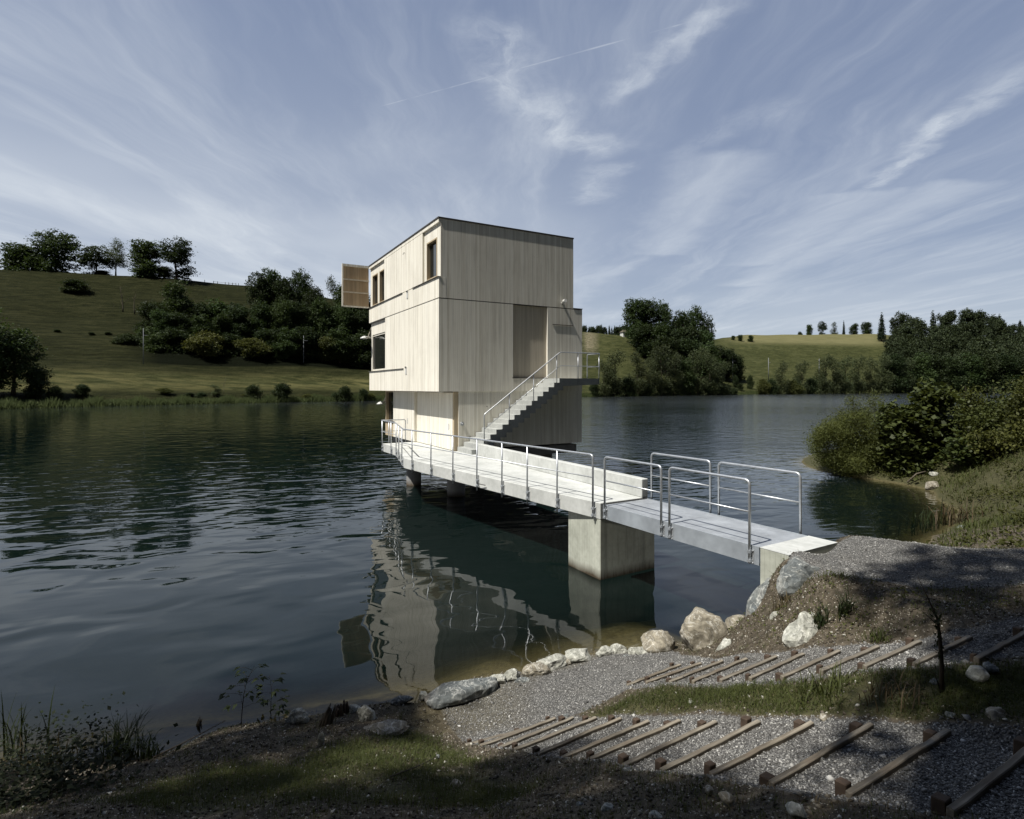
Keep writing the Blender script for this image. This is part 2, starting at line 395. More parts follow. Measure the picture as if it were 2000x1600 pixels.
def m_water():
    m, nt, bs, out = mat('lake_water'); nt.nodes.remove(bs); g = N(nt); co = g.coord(); x, y, z = g.xyz(co)
    dep = g.attr('depth')
    # wave height in metres
    wp = g.mapping(co, (1.0, 1.0, 1.0), rot=(0, 0, R(-20)))
    swell = g.noise(g.mapping(wp, (0.75, 1.0, 1)), 0.75, 1, 0.4, 0.6)
    rip = g.noise(g.mapping(wp, (0.8, 1.9, 1)), 1.15, 1.5, 0.5, 0.5)
    rip2 = g.noise(g.mapping(co, (0.8, 1.5, 1), rot=(0, 0, R(12))), 2.6, 1, 0.5, 0.3)
    fine = g.noise(g.mapping(co, (1, 1.7, 1)), 8.0, 2, 0.5)
    patch = g.noise(g.mapping(co, (0.35, 1, 1)), 0.07, 3, 0.5)
    wind = g.math('MULTIPLY', g.mapr(g.math('ADD', x, g.math('MULTIPLY', y, 0.08)), -12.0, 10.0, 0.03, 1.0, True), g.mapr(y, 20.0, 42.0, 0.0, 1.0, True))
    a_fine = g.math('MULTIPLY', g.math('MULTIPLY', wind, g.mapr(patch, 0.38, 0.62, 0.3, 1.0)), 0.013)
    mid = g.math('MULTIPLY', g.mapr(y, 10, 22, 0, 1, True), g.mapr(y, 22, 40, 1.0, 0.30, True))
    a_rip = g.math('ADD', g.math('MULTIPLY', wind, 0.03), g.math('ADD', 0.003, g.math('MULTIPLY', mid, 0.024)))
    a_rip2 = g.math('ADD', g.math('MULTIPLY', wind, 0.016), g.math('MULTIPLY', mid, 0.006))
    h = g.math('ADD', g.math('ADD', g.math('MULTIPLY', swell, 0.046), g.math('MULTIPLY', rip2, a_rip2)), g.math('ADD', g.math('MULTIPLY', rip, a_rip), g.math('MULTIPLY', fine, a_fine)))
    nrm = g.bump(h, 1.0, 1.0)
    gl = g.new('ShaderNodeBsdfGlossy'); gl.inputs['Color'].default_value = (1, 1, 1, 1)
    g.put(gl.inputs['Roughness'], g.mapr(y, 20, 150, 0.01, 0.12)); g.put(gl.inputs['Normal'], nrm)
    df = g.new('ShaderNodeBsdfDiffuse'); df.inputs['Color'].default_value = (0.0028, 0.0068, 0.0062, 1)
    tr = g.new('ShaderNodeBsdfTransparent')
    g.put(tr.inputs['Color'], g.ramp(g.mapr(dep, 0, 1.2), [(0, (0.95, 0.95, 0.9)), (0.4, (0.6, 0.62, 0.42)), (1, (0.3, 0.36, 0.25))]))
    f = g.math('POWER', 2.718, g.math('MULTIPLY', dep, -2.6))
    body = g.new('ShaderNodeMixShader'); g.put(body.inputs[0], f); nt.links.new(df.outputs[0], body.inputs[1]); nt.links.new(tr.outputs[0], body.inputs[2])
    fr = g.new('ShaderNodeFresnel'); fr.inputs['IOR'].default_value = 1.333; g.put(fr.inputs['Normal'], nrm)
    mx = g.new('ShaderNodeMixShader'); g.put(mx.inputs[0], fr.outputs[0]); nt.links.new(body.outputs[0], mx.inputs[1]); nt.links.new(gl.outputs[0], mx.inputs[2])
    nt.links.new(mx.outputs[0], out.inputs[0])
    return m
M['water'] = m_water()

# ------------------------------------------------------------------ near terrain (thin-plate surface through surveyed points)
ctl = []
def cp(px, py, z): ctl.append(P(px, py, z))
for q in [(216,1493),(315,1461),(405,1434),(500,1420),(562,1410),(640,1398),(702,1384),(760,1366),(846,1362),(950,1328),(1050,1302),(1150,1278),(1250,1262),(1340,1253),(1430,1236)]: cp(*q, 0.0)
ctl += [(-7.0, 6.4, 0), (-10, 7.0, 0), (-16, 8, 0), (-30, 9, 0)]
ctl += [(4.2, 9.5, -0.25), (3.4, 9.2, -0.05), (5.7, 9.8, 0.2), (5.9, 10.3, -0.1), (7.6, 11.0, 0), (9.1, 12.6, 0), (10.5, 14.3, 0), (12.7, 16.3, 0), (15.0, 18.9, 0), (16.5, 21.9, 0), (16.6, 23.6, 0), (16.0, 25.2, 0), (15.2, 27.5, 0), (16, 31, 0), (20, 36, 0), (30, 42, 0), (60, 48, 0)]
# banks behind the bay
ctl += [(7.1, 8.2, 1.68), (6.3, 8.9, 1.62), (5.3, 9.15, 1.6), (8.5, 9.2, 1.5), (10.5, 10.8, 1.1), (11.9, 13.1, 0.9), (14.5, 16.5, 0.6), (16.5, 19.8, 0.7), (18.7, 20.5, 1.5), (19, 25, 1.2), (18, 29, 0.8), (22, 26, 2.0), (30, 30, 3.2), (25, 15, 3.0), (50, 38, 5), (50, 10, 8), (17, 10, 2.6), (11, 7, 2.3)]
# under water
ctl += [(-5, 8.8, -0.9), (-2, 9.6, -0.85), (0.5, 10.6, -0.7), (2.4, 11.3, -0.7), (5, 12.2, -0.9), (7.5, 14, -0.9), (10, 18, -0.9), (13, 21, -0.8), (13, 26, -1.2), (13, 33, -1.5), (-9, 9.5, -1.2), (-20, 14, -2.5), (-4, 14, -2.2), (3, 17, -2.2), (5, 24, -2.4), (10, 40, -2.6), (-10, 30, -3), (30, 50, -2.5), (-30, 45, -3), (60, 58, -3), (60,70,-4), (-3.5, 7.9, -0.45), (-1.5, 8.3, -0.3), (0.6, 9.3, -0.25), (2.3, 10.1, -0.25)]
# plateau and bank
for q in [(1541,1086,1.62),(1629,1060,1.62),(1600,1130,1.6),(1750,1160,1.66),(1900,1170,1.72),(2000,1170,1.78),(1700,1205,1.5),(1850,1215,1.68),(2000,1200,1.84)]: cp(*q)
ctl += [(5.5, 8.2, 1.63), (6.2, 7.6, 1.66), (5.0, 7.7, 1.62), (7.5, 7.7, 1.72), (4.6, 8.1, 1.61), (6.9, 8.5, 1.66), (8.6, 8.4, 1.7), (4.3, 7.5, 1.58), (4.2, 8.9, 0.9), (5.2, 9.5, 0.9), (6.6, 9.8, 0.85), (8.5, 10.4, 0.7)]
ctl += [(3.5, 8.5, 0.62), (3.0, 8.3, 0.35), (2.6, 8.4, 0.18), (3.75, 7.65, 1.2)]
LOW = [((908.5,1453.8),(1027.5,1422)),((938,1455.5),(1085,1401)),((975,1459),(1120,1399.5)),((1004.8,1462.5),(1164,1399.5)),((1048.5,1471),(1213,1401)),((1096,1478),(1267,1406.5)),((1153.5,1480),(1328,1405)),((1216.5,1492),(1398.5,1406.5)),((1292,1503),(1482.5,1406.5)),((1387.5,1509),(1587,1409)),((1506.5,1526.5),(1702.5,1411)),((1657,1547.5),(1853,1423)),((1856.5,1579),(2035,1440))]
LZ = [0.10, 0.16, 0.23] + [0.30 + 0.175 * i for i in range(10)]
UPP = [((1225,1336.5),(1328.5,1296)),((1262,1331),(1369,1293)),((1307.5,1329.5),(1411,1289)),((1353,1329.5),(1458,1284)),((1407,1326),(1517,1280)),((1464.5,1322),(1569.5,1274.5)),((1527.5,1320),(1639.5,1269)),((1603,1308),(1715,1260.5)),((1688.5,1299),(1797,1250)),((1786.5,1294),(1895,1241)),((1907,1285),(2012,1228))]
UZ = [0.40 + 0.15 * i for i in range(11)]
for (a, b), z in zip(LOW, LZ): cp(*a, z - 0.03); cp(*b, z - 0.03)
for (a, b), z in zip(UPP, UZ): cp(*a, z - 0.03); cp(*b, z - 0.03)
ctl += [(0, 0, 2.45), (-1.5, 0, 2.2), (3, 0, 2.9), (2.6, 1.6, 2.4), (4.5, 2.4, 2.5), (6, 4.5, 2.3), (9, 4, 3.0), (-0.33, 3.64, 1.25), (-1.84, 4.03, 0.98), (-3.4, 4.2, 0.85), (-5.5, 4.0, 0.9), (-4, 0, 2.2), (-9, 0, 2.5), (0.03, 4.6, 0.8), (-1.3, 5.3, 0.5), (-2.6, 5.5, 0.42),
        (0, -6, 4.2), (-10, -8, 5), (10, -8, 6.5), (-25, -20, 8), (0, -25, 9), (30, -25, 12), (-30, 0, 3), (30, 0, 7), (60, -25, 16), (60, 20, 11)]
ctl = np.array(ctl)
SC_ = 10.0
def _phi(r2): return 0.5 * r2 * np.log(np.maximum(r2, 1e-12))
_c = ctl[:, :2] / SC_
_K = _phi(((_c[:, None] - _c[None]) ** 2).sum(-1)) + np.eye(len(_c)) * 2e-5
_Pm = np.hstack([np.ones((len(_c), 1)), _c])
_A = np.block([[_K, _Pm], [_Pm.T, np.zeros((3, 3))]])
_w = np.linalg.solve(_A, np.concatenate([ctl[:, 2], np.zeros(3)]))
def TH(x, y):
    x = np.atleast_1d(np.asarray(x, float)); y = np.atleast_1d(np.asarray(y, float)); sh = x.shape
    q = np.stack([x.ravel(), y.ravel()], 1) / SC_
    out = np.empty(len(q))
    for i in range(0, len(q), 20000):
        s = q[i:i + 20000]
        out[i:i + 20000] = _phi(((s[:, None] - _c[None]) ** 2).sum(-1)) @ _w[:len(_c)] + _w[-3] + s @ _w[-2:]
    return out.reshape(sh)
def th(x, y): return float(TH(x, y)[0])
def G(px, py):                                     # where the line of sight through a pixel meets the shore ground
    ys = np.linspace(1.8, 45, 1800)
    xs = (px - CX) / F * ys; zs = CZ - (py - HY) / F * ys
    d = zs - TH(xs, ys)
    i = np.argmax(d < 0)
    if d[i] >= 0: i = len(ys) - 1
    return (float(xs[i]), float(ys[i]), float(TH(xs[i], ys[i])[0]))

def axis(segs):
    out = []
    for a, b, s in segs: out += list(np.arange(a, b, s))
    out.append(segs[-1][1]); return np.array(out)
gx = axis([(-40, -12, 1.5), (-12, -6, 0.3), (-6, 9, 0.05), (9, 20, 0.15), (20, 60, 1.5)])
gy = axis([(-30, 1, 1.0), (1, 2, 0.2), (2, 10.5, 0.05), (10.5, 30, 0.2), (30, 60, 1.0)])
GX, GY = np.meshgrid(gx, gy)
GZ = TH(GX, GY)
# polygons of the gravel
def poly_sd(x, y, poly):
    p = np.array(poly); q = np.roll(p, -1, 0)
    X = np.stack([x.ravel(), y.ravel()], 1)
    inside = np.zeros(len(X), bool); dm = np.full(len(X), 1e9)
    for a, b in zip(p, q):
        ab = b - a; t = np.clip(((X - a) @ ab) / max(ab @ ab, 1e-9), 0, 1)
        dm = np.minimum(dm, np.hypot(*(X - a - t[:, None] * ab).T))
        c = (a[1] > X[:, 1]) != (b[1] > X[:, 1])
        xi = (b[0] - a[0]) * (X[:, 1] - a[1]) / np.where(abs(b[1] - a[1]) < 1e-9, 1e-9, b[1] - a[1]) + a[0]
        inside ^= c & (X[:, 0] < xi)
    return np.where(inside, dm, -dm).reshape(x.shape)
def G2(pts): return [G(*p)[:2] for p in pts]
PG_LOW = G2([(862,1368),(905,1345),(960,1328),(1060,1305),(1180,1276),(1300,1262),(1350,1280),(1400,1284),(1512,1276),(1640,1264),(1797,1246),(1940,1225),(2100,1190),(2100,1250),(1907,1300),(1786,1312),(1688,1318),(1603,1325),(1527,1335),(1407,1342),(1225,1350),(1150,1385),(1120,1396),(1213,1400),(1328,1404),(1482,1405),(1587,1407),(1702,1410),(1853,1422),(2035,1438),(2120,1440)]) + [P(2200, 1640, 2.15)[:2]] + G2([(1856,1592),(1657,1565),(1506,1540),(1387,1522),(1292,1515),(1216,1504),(1096,1486),(1004,1468),(938,1460),(905,1452),(878,1420),(862,1392)])
PG_PLA = [(4.0, 8.15), (5.1, 8.87), (6.3, 8.95), (7.6, 8.6), (9.5, 8.4), (12, 8.5), (12, 6.6), (7.5, 6.5), (6.2, 6.6), (4.9, 6.9), (4.25, 7.3), (3.95, 7.7)]
def masks(x, y):
    d = np.maximum(poly_sd(x, y, PG_LOW), poly_sd(x, y, PG_PLA))
    gr = np.clip(0.5 + d / 0.16, 0, 1)
    return gr
GR = masks(GX, GY)
PG_TURF = G2([(1120,1398),(1300,1352),(1600,1335),(1907,1310),(2100,1290),(2100,1425),(1853,1412),(1587,1400),(1328,1398)])
PG_TURF2 = G2([(560,1480),(780,1400),(850,1420),(920,1470),(1100,1520),(1000,1570),(700,1590),(300,1600),(150,1590),(380,1500)])
PG_BANK = [(9, 8.6), (12.5, 12), (17, 18.5), (21, 20), (24, 17), (20, 8), (11, 8.0)]
def gmask(x, y):
    d1 = poly_sd(x, y, PG_TURF); d2 = poly_sd(x, y, PG_TURF2) - 0.1; d3 = poly_sd(x, y, PG_BANK)
    g_ = np.maximum(np.clip(0.6 + d1 / 0.25, 0, 1), np.maximum(np.clip(0.35 + d2 / 0.5, 0, 0.62), np.clip(0.5 + d3 / 1.0, 0, 0.9)))
    far_ = np.clip((np.hypot(x - 2, y - 4) - 9) / 3, 0, 0.9) * ((y < 8) | (x > 12))
    return np.maximum(np.maximum(g_, 0.18), far_) * (1 - masks(x, y))
GS = gmask(GX, GY)
# lumps
lump = np.zeros_like(GZ)
for sc_l, am in ((2.2, 0.05), (6, 0.02), (15, 0.008)):
    a = rng.uniform(0, 6.28, (6, 2)); k = rng.normal(0, sc_l, (6, 2))
    for (ph, _), (kx, ky) in zip(a, k): lump += am / 3 * np.sin(GX * kx + GY * ky + ph)
near_w = np.clip(1 - np.abs(GR - 0.5) * 0, 0, 1) * (1 - 0.75 * GR) * np.clip((30 - np.hypot(GX, GY)) / 10, 0, 1)
GZ = GZ + lump * near_w
# level treads between the timbers of the two flights
def terrace(FL_, ZL_):
    global GZ
    A_ = [np.array(P(*a, z)[:2]) for (a, b), z in zip(FL_, ZL_)]; B_ = [np.array(P(*b, z)[:2]) for (a, b), z in zip(FL_, ZL_)]
    for i in range(len(FL_)):
        d = B_[i] - A_[i]; L = np.hypot(*d); d = d / L; up_ = np.array([d[1], -d[0]])
        if i + 1 < len(FL_): sp = (A_[i + 1] - A_[i]) @ up_; dz_ = ZL_[i + 1] - ZL_[i]; sh_ = ((A_[i + 1] - A_[i]) @ d)
        else: sp = 0.4; dz_ = 0.15; sh_ = 0
        rx, ry = GX - A_[i][0], GY - A_[i][1]; t = rx * up_[0] + ry * up_[1]; s_ = rx * d[0] + ry * d[1] - sh_ * np.clip(t / max(sp, .05), 0, 1)
        w_ = np.clip((t + 0.0) / 0.03, 0, 1) * np.clip((sp - 0.02 - t) / 0.04, 0, 1) * np.clip((s_ + 0.02) / 0.06, 0, 1) * np.clip((L + 0.02 - s_) / 0.06, 0, 1)
        tgt = ZL_[i] - 0.012 + dz_ * 0.45 * np.clip(t / max(sp, .05), 0, 1) ** 2
        GZ = GZ * (1 - w_) + tgt * w_
terrace(LOW[1:], LZ[1:]); terrace(UPP, UZ)
def interp_grid(x, y):
    ix = np.clip(np.searchsorted(gx, x) - 1, 0, len(gx) - 2); iy = np.clip(np.searchsorted(gy, y) - 1, 0, len(gy) - 2)
    tx = (x - gx[ix]) / (gx[ix + 1] - gx[ix]); ty = (y - gy[iy]) / (gy[iy + 1] - gy[iy])
    return (GZ[iy, ix] * (1 - tx) * (1 - ty) + GZ[iy, ix + 1] * tx * (1 - ty) + GZ[iy + 1, ix] * (1 - tx) * ty + GZ[iy + 1, ix + 1] * tx * ty)
def gz(x, y): return float(interp_grid(np.array([x]), np.array([y]))[0])
ny, nx = GX.shape
idx = np.arange(ny * nx).reshape(ny, nx)
faces = np.stack([idx[:-1, :-1], idx[:-1, 1:], idx[1:, 1:], idx[1:, :-1]], -1).reshape(-1, 4)
me = fast_mesh('ground', np.stack([GX, GY, GZ], -1).reshape(-1, 3), faces, True, {'gravel': GR.ravel(), 'grass': GS.ravel()})
tag(link('ground', me, M['ground']), kind='structure')

# ------------------------------------------------------------------ lake
wx = axis([(-900, -100, 50), (-100, -20, 5), (-20, 20, 0.25), (20, 60, 1.5), (60, 900, 50)])
wy = axis([(3, 30, 0.25), (30, 60, 1.0), (60, 120, 5), (120, 700, 40)])
WX, WY = np.meshgrid(wx, wy)
inside = (WX > -40) & (WX < 60) & (WY < 60)
dep = np.full(WX.shape, 4.0)
dep[inside] = np.clip(-TH(WX[inside], WY[inside]), 0, 4)
iw = np.arange(WX.size).reshape(WX.shape)
fw = np.stack([iw[:-1, :-1], iw[:-1, 1:], iw[1:, 1:], iw[1:, :-1]], -1).reshape(-1, 4)
me = fast_mesh('lake_water', np.stack([WX, WY, np.zeros_like(WX)], -1).reshape(-1, 3), fw, True, {'depth': dep.ravel()})
tag(link('lake_water', me, M['water']), kind='structure')

# ------------------------------------------------------------------ far hills
KPX = [-700, -300, 0, 250, 500, 740, 1000, 1140, 1240, 1280, 1370, 1450, 1700, 1850, 2100, 2400, 2900]
SHY = [70, 92, 107, 126, 147, 173, 213, 243, 268, 280, 305, 330, 400, 430, 470, 500, 540]
BPY = [700, 700, 700, 706, 713, 721, 733, 741, 744, 745, 745, 742, 742, 742, 742, 742, 742]
BY = [100, 130, 152, 172, 192, 222, 265, 298, 319, 330, 355, 385, 455, 480, 520, 550, 590]
MPY = [610, 612, 612, 622, 636, 655, 684, 695, 700, 716, 712, 700, 697, 700, 700, 700, 700]
MY = [150, 180, 202, 220, 240, 270, 315, 350, 371, 380, 430, 480, 540, 540, 570, 600, 640]
CPY = [500, 515, 528, 541, 561, 598, 640, 649, 657, 676, 668, 654, 653, 660, 655, 650, 650]
CY = [210, 240, 262, 272, 290, 322, 380, 420, 427, 430, 530, 610, 640, 620, 640, 660, 700]
pxs = np.unique(np.concatenate([np.arange(-700, 2901, 12.0)]))
def ks(v): return np.interp(pxs, KPX, v)
def zz_(py, y): return CZ - (py - HY) / F * y
cols = []
sh, by, bz = ks(SHY), ks(BY), zz_(ks(BPY), ks(BY))
my, mz = ks(MY), zz_(ks(MPY), ks(MY)); cy, cz = ks(CY), zz_(ks(CPY), ks(CY))
mz = np.where(mz < bz, bz + 1, mz)
way_y = np.stack([sh - 10, sh, sh + 0.15 * (by - sh), sh + 0.6 * (by - sh), by, by + 0.12 * (my - by), my, 0.55 * my + 0.45 * cy, cy - 6, cy, cy + 14, cy + 80, cy + 600])
way_z = np.stack([sh * 0 - 3, sh * 0 + 0.02, bz * 0.15 + 0.5, 0.52 * bz, bz, bz + 0.12 * (mz - bz) - 0.3, mz, 0.53 * mz + 0.47 * cz + 1.0, cz - 0.7, cz, cz - 1.2, cz - 12, cz * 0 - 5])
tgrid = np.concatenate([[0, 0.5], np.linspace(1, 2, 6), np.linspace(2, 4, 14)[1:], np.linspace(4, 6, 22)[1:], np.linspace(6, 9, 34)[1:], [9.3, 9.6, 10, 10.5, 11, 11.5, 12]])
HYY = np.empty((len(tgrid), len(pxs))); HZZ = np.empty_like(HYY)
for j in range(len(pxs)):
    HYY[:, j] = np.interp(tgrid, np.arange(13), way_y[:, j]); HZZ[:, j] = np.interp(tgrid, np.arange(13), way_z[:, j])
Zs = HZZ.copy()
for _ in range(2):
    Zs[2:-1, 1:-1] = 0.4 * Zs[2:-1, 1:-1] + 0.15 * (Zs[1:-2, 1:-1] + Zs[3:, 1:-1] + Zs[2:-1, :-2] + Zs[2:-1, 2:])
HZZ = Zs
HXX = (pxs[None] - CX) / F * HYY
HZZ = HZZ + np.where((tgrid > 1.5)[:, None], 0.35 * np.sin(HXX * 0.11 + HYY * 0.05) + 0.25 * np.sin(HXX * 0.05 - HYY * 0.13 + 1), 0) * np.clip((HZZ) / 5, 0, 1)
hay = np.clip((HZZ - 45) / 6, 0, 1) * np.clip((pxs - 1400)[None] / 60, 0, 1) * np.clip((1760 - pxs)[None] / 60, 0, 1)
T_ = tgrid[:, None] + 0 * HYY
mead = np.clip((T_ - 2.1) / 0.3, 0, 1) * np.clip((3.6 - T_) / 0.4, 0, 1) * np.clip((780 - pxs)[None] / 60, 0, 1)
dark = np.clip((T_ - 3.9) / 0.1, 0, 1) * np.clip((6.2 - T_) / 0.4, 0, 1) * np.clip((pxs - 240)[None] / 70, 0, 1) * np.clip((750 - pxs)[None] / 30, 0, 1)
dark = np.maximum(dark, np.clip((pxs - 1735)[None] / 30, 0, 1) * np.clip((T_ - 3.5) / 0.5, 0, 1))
scar = np.clip(1 - np.abs(pxs - 1152)[None] / 16, 0, 1) * np.clip((T_ - 6.0) / 0.6, 0, 1) * np.clip((8.3 - T_) / 0.5, 0, 1)
ih = np.arange(HXX.size).reshape(HXX.shape)
fh = np.stack([ih[:-1, :-1], ih[:-1, 1:], ih[1:, 1:], ih[1:, :-1]], -1).reshape(-1, 4)
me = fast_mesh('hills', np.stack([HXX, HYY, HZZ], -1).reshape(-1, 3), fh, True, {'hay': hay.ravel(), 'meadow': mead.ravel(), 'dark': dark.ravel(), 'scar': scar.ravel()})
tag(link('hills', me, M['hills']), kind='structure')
def HP(px, Y):                                     # point on the hill at a bearing and distance
    j = np.clip((px - pxs[0]) / 12.0, 0, len(pxs) - 2); j0 = int(j); t = j - j0
    z = (1 - t) * np.interp(Y, HYY[:, j0], HZZ[:, j0]) + t * np.interp(Y, HYY[:, j0 + 1], HZZ[:, j0 + 1])
    return Vector(((px - CX) / F * Y, Y, float(z)))
# lake bed far out, so that nothing is open beneath the water
tag(MB().box(-950, 950, 58, 720, -8, -4.5).build('lake_bed', M['concrete_dark']), kind='structure')

# ------------------------------------------------------------------ the timber tower (local frame: x along the right face, y along the left face)
CO = Vector((-2.774, 21.24, 0)); ROT = math.atan2(.4897, .8719)
tower = empty('intake_tower', CO, ROT)
tag(tower, 'three storey pale timber clad tower house standing in the lake on columns', 'building')
TW = tower
def box(name, a, mt, parent=TW, bevel=0.006, **k):
    o = MB().box(*a).build(name, M[mt] if isinstance(mt, str) else mt, parent, bevel, 1); return o
XL, XU, YL, YM = 6.70, 6.227, 9.85, 9.85
# upper storey: left wall is built in pieces round its window openings, 8 cm behind the sliding panel
W1, W2, W3 = (0.42, 1.42, 8.42, 9.84), (7.22, 8.12, 8.42, 9.92), (8.52, 9.42, 8.42, 9.92)
def wall_with_holes(mb, x0, x1, ya, yb, z0, z1, holes):
    holes = sorted(holes); y = ya
    for (h0, h1, hz0, hz1) in holes:
        mb.box(x0, x1, y, h0, z0, z1)
        mb.box(x0, x1, h0, h1, z0, hz0); mb.box(x0, x1, h0, h1, hz1, z1)
        y = h1
    mb.box(x0, x1, y, yb, z0, z1)
    return mb
FR = 0.055
def grow(h): return (h[0] - FR, h[1] + FR, h[2] - FR, h[3] + FR)
up = MB(); wall_with_holes(up, 0.08, 0.30, 0.0, YM, 8.30, 10.52, [grow(W1), grow(W2), grow(W3)])
up.box(0.30, XU, 0.0, 0.22, 7.515, 10.52); up.box(XU - 0.22, XU, 0.22, YM, 7.515, 10.52); up.box(0.30, XU - 0.22, YM - 0.22, YM, 7.515, 10.52)
up.build('upper_wall', M['wood'], TW)
# (window openings of the left face are real recesses: framed boxes set into the wall)
def window(name, y0, y1, z0, z1, xw, depth=0.16, frame=0.055, parent=TW, mullion=False):
    f = MB()
    f.box(xw - 0.012, xw + depth, y0 - frame, y0, z0 - frame, z1 + frame)
    f.box(xw - 0.012, xw + depth, y1, y1 + frame, z0 - frame, z1 + frame)
    f.box(xw - 0.012, xw + depth, y0, y1, z1, z1 + frame)
    f.box(xw - 0.012, xw + depth, y0, y1, z0 - frame, z0)
    if mullion: f.box(xw + depth * 0.55, xw + depth - 0.01, (y0 + y1) / 2 - 0.03, (y0 + y1) / 2 + 0.03, z0, z1)
    fr = f.build(name, M['wood_jamb'], parent)
    p = MB().box(xw + depth * 0.8, xw + depth * 0.86, y0, y1, z0, z1).build('pane', M['glass'], fr)
    return fr
for w in (W1, W2, W3): window('window', *w, 0.08)
# apron band, fascia, sliding panel, roof
box('apron', (0.0, 0.30, -0.003, YM + 0.01, 7.515, 8.30), 'wood')
box('fascia', (-0.005, 0.30, 0.004, YM, 10.38, 10.52), 'wood', bevel=0)
MB().box(0.0, 0.078, 1.76, 7.10, 8.325, 10.37).build('sliding_panel', M['wood'], TW, 0.004, 1)
MB().box(-0.03, XU + 0.02, -0.025, YM + 0.05, 10.523, 10.58).build('roof', M['roofing'], TW, 0.004, 1)
MB().box(0.1, XU, 0.1, YM, 10.40, 10.50).build('ceiling_slab', M['wood'], TW)
# dark sill rails
sl = MB(); sl.box(-0.05, 0.075, -0.02, 1.755, 8.302, 8.322); sl.box(-0.045, -0.003, 1.755, 2.95, 8.3025, 8.3215); sl.build('sill_rail', M['roofing'], TW)
sl = MB(); sl.box(-0.045, -0.003, 4.3, 7.1, 8.302, 8.322); sl.box(-0.05, 0.075, 7.1, YM, 8.3025, 8.3215); sl.build('sill_rail', M['roofing'], TW)
# middle storey
mid = MB()
mid.box(0.0, 0.22, 0.0, 6.95, 3.945, 7.480)                       # flush boarding (sliding panel look)
mid.box(0.0, 0.22, 6.95, YM - 0.05, 3.945, 4.93)                   # lower apron
mid.box(0.11, 0.22, 6.95, YM - 0.05, 6.86, 7.480)                  # recessed head
mid.build('middle_wall', M['wood'], TW)
rf = MB()
rf.box(0.22, 3.23, 0.0, 0.22, 3.945, 7.480); rf.box(4.90, XL, 0.0, 0.22, 3.945, 7.480); rf.box(3.23, 4.90, 0.0, 0.22, 3.945, 4.50)
rf.box(XL - 0.22, XL, 0.22, YM - 0.05, 3.945, 7.480); rf.box(0.22, XL - 0.22, YM - 0.27, YM - 0.05, 3.945, 7.480)
rf.build('middle_end_wall', M['wood'], TW)
MB().box(3.23, 4.90, 0.085, 0.17, 4.50, 7.480).build('door', M['wood_door'], TW)
MB().box(3.2, 4.93, -0.012, 0.084, 4.478, 4.502).build('door_sill', M['roofing'], TW)
MB().box(0.012, XL - 0.005, 0.006, YM - 0.06, 7.480, 7.515).build('shadow_joint', M['roofing'], TW)
MB().box(XU, XL + 0.02, -0.015, YM - 0.03, 7.5155, 7.545).build('ledge_cap', M['roofing'], TW)
MB().box(0.2, XL - 0.2, 0.2, YM - 0.3, 3.96, 4.1).build('floor_slab', M['wood_jamb'], TW)
wf = MB()
wf.box(0.14, 0.22, 6.95, 9.70, 4.95, 5.05); wf.box(0.14, 0.22, 6.95, 9.70, 6.78, 6.86); wf.box(0.11, 0.22, 9.60, YM - 0.05, 4.93, 6.86)
f_ = wf.build('window', M['wood'], TW); MB().box(0.18, 0.19, 6.95, 9.60, 5.05, 6.78).build('pane', M['glass'], f_)
sl = MB(); sl.box(-0.05, 0.10, 6.95, YM, 4.932, 4.952); sl.box(-0.045, -0.003, 4.15, 6.95, 4.932, 4.952); sl.build('sill_rail', M['roofing'], TW)
# vent ledge, wall lamp, small hardware on the right face
vt = MB(); vt.box(5.15, 6.21, -0.022, -0.003, 6.755, 6.785); vt.build('vent_ledge', M['roofing'], TW)
lp = MB(); lp.tube([(5.66, -0.003, 7.72), (5.66, -0.05, 7.72)], 0.055, 14); lp.tube([(5.66, -0.05, 7.72), (5.66, -0.13, 7.74)], 0.028, 10)
lp.tube([(5.60, -0.13, 7.72), (5.60, -0.20, 7.76), (5.60, -0.32, 7.775)], [0.055, 0.075, 0.075], 16)
lp.build('wall_lamp', M['white_metal'], TW)
kn = MB(); kn.tube([(0.97, 0.028, 2.69), (0.97, -0.01, 2.69)], 0.075, 18); kn.tube([(0.97, -0.01, 2.69), (0.97, -0.07, 2.69)], 0.035, 12)
kn.build('key_lock', M['steel'], TW)
MB().tube([(2.05, 0.029, 3.35), (2.05, 0.0, 3.35)], 0.018, 8).build('vent_plug', M['black_metal'], TW)
for (yy, zz) in ((3.62, 8.27), (3.80, 4.98)):
    h_ = MB(); h_.box(-0.022, -0.003, yy - 0.09, yy + 0.09, zz - 0.30, zz + 0.02); o = h_.build('lock_plate', M['white_metal'], TW, 0.006, 2)
    MB().box(-0.05, -0.0225, yy - 0.07, yy + 0.07, zz - 0.01, zz + 0.035).build('latch', M['black_metal'], o)
hk = MB(); hk.tube([(-0.003, 3.95, 10.02), (-0.07, 3.95, 10.02), (-0.10, 3.93, 9.93)], 0.012, 8); hk.build('hook', M['black_metal'], TW)
# open hinged shutter beyond the far end of the left face
sh = MB()
y0, y1 = YM + 0.06, YM + 0.14
MB_ = sh
sh.box(-1.36, 0.0, y0 + 0.045, y1, 8.38, 10.52)
shp = sh.build('shutter', M['wood_inner'], TW)
sf = MB(); sf.box(-1.40, -1.34, y0 - 0.03, y1 + 0.005, 8.34, 10.56); sf.box(-1.34, 0.0, y0 - 0.03, y1 + 0.005, 10.44, 10.56); sf.box(-1.34, 0.0, y0 - 0.03, y1 + 0.005, 8.32, 8.39)
sf.build('shutter_frame', M['wood'], shp)
for za_ in (9.06, 9.72): MB().box(-1.34, 0.0, y0 - 0.045, y0 + 0.044, za_, za_ + 0.07).build('batten', M['wood_door'], shp)
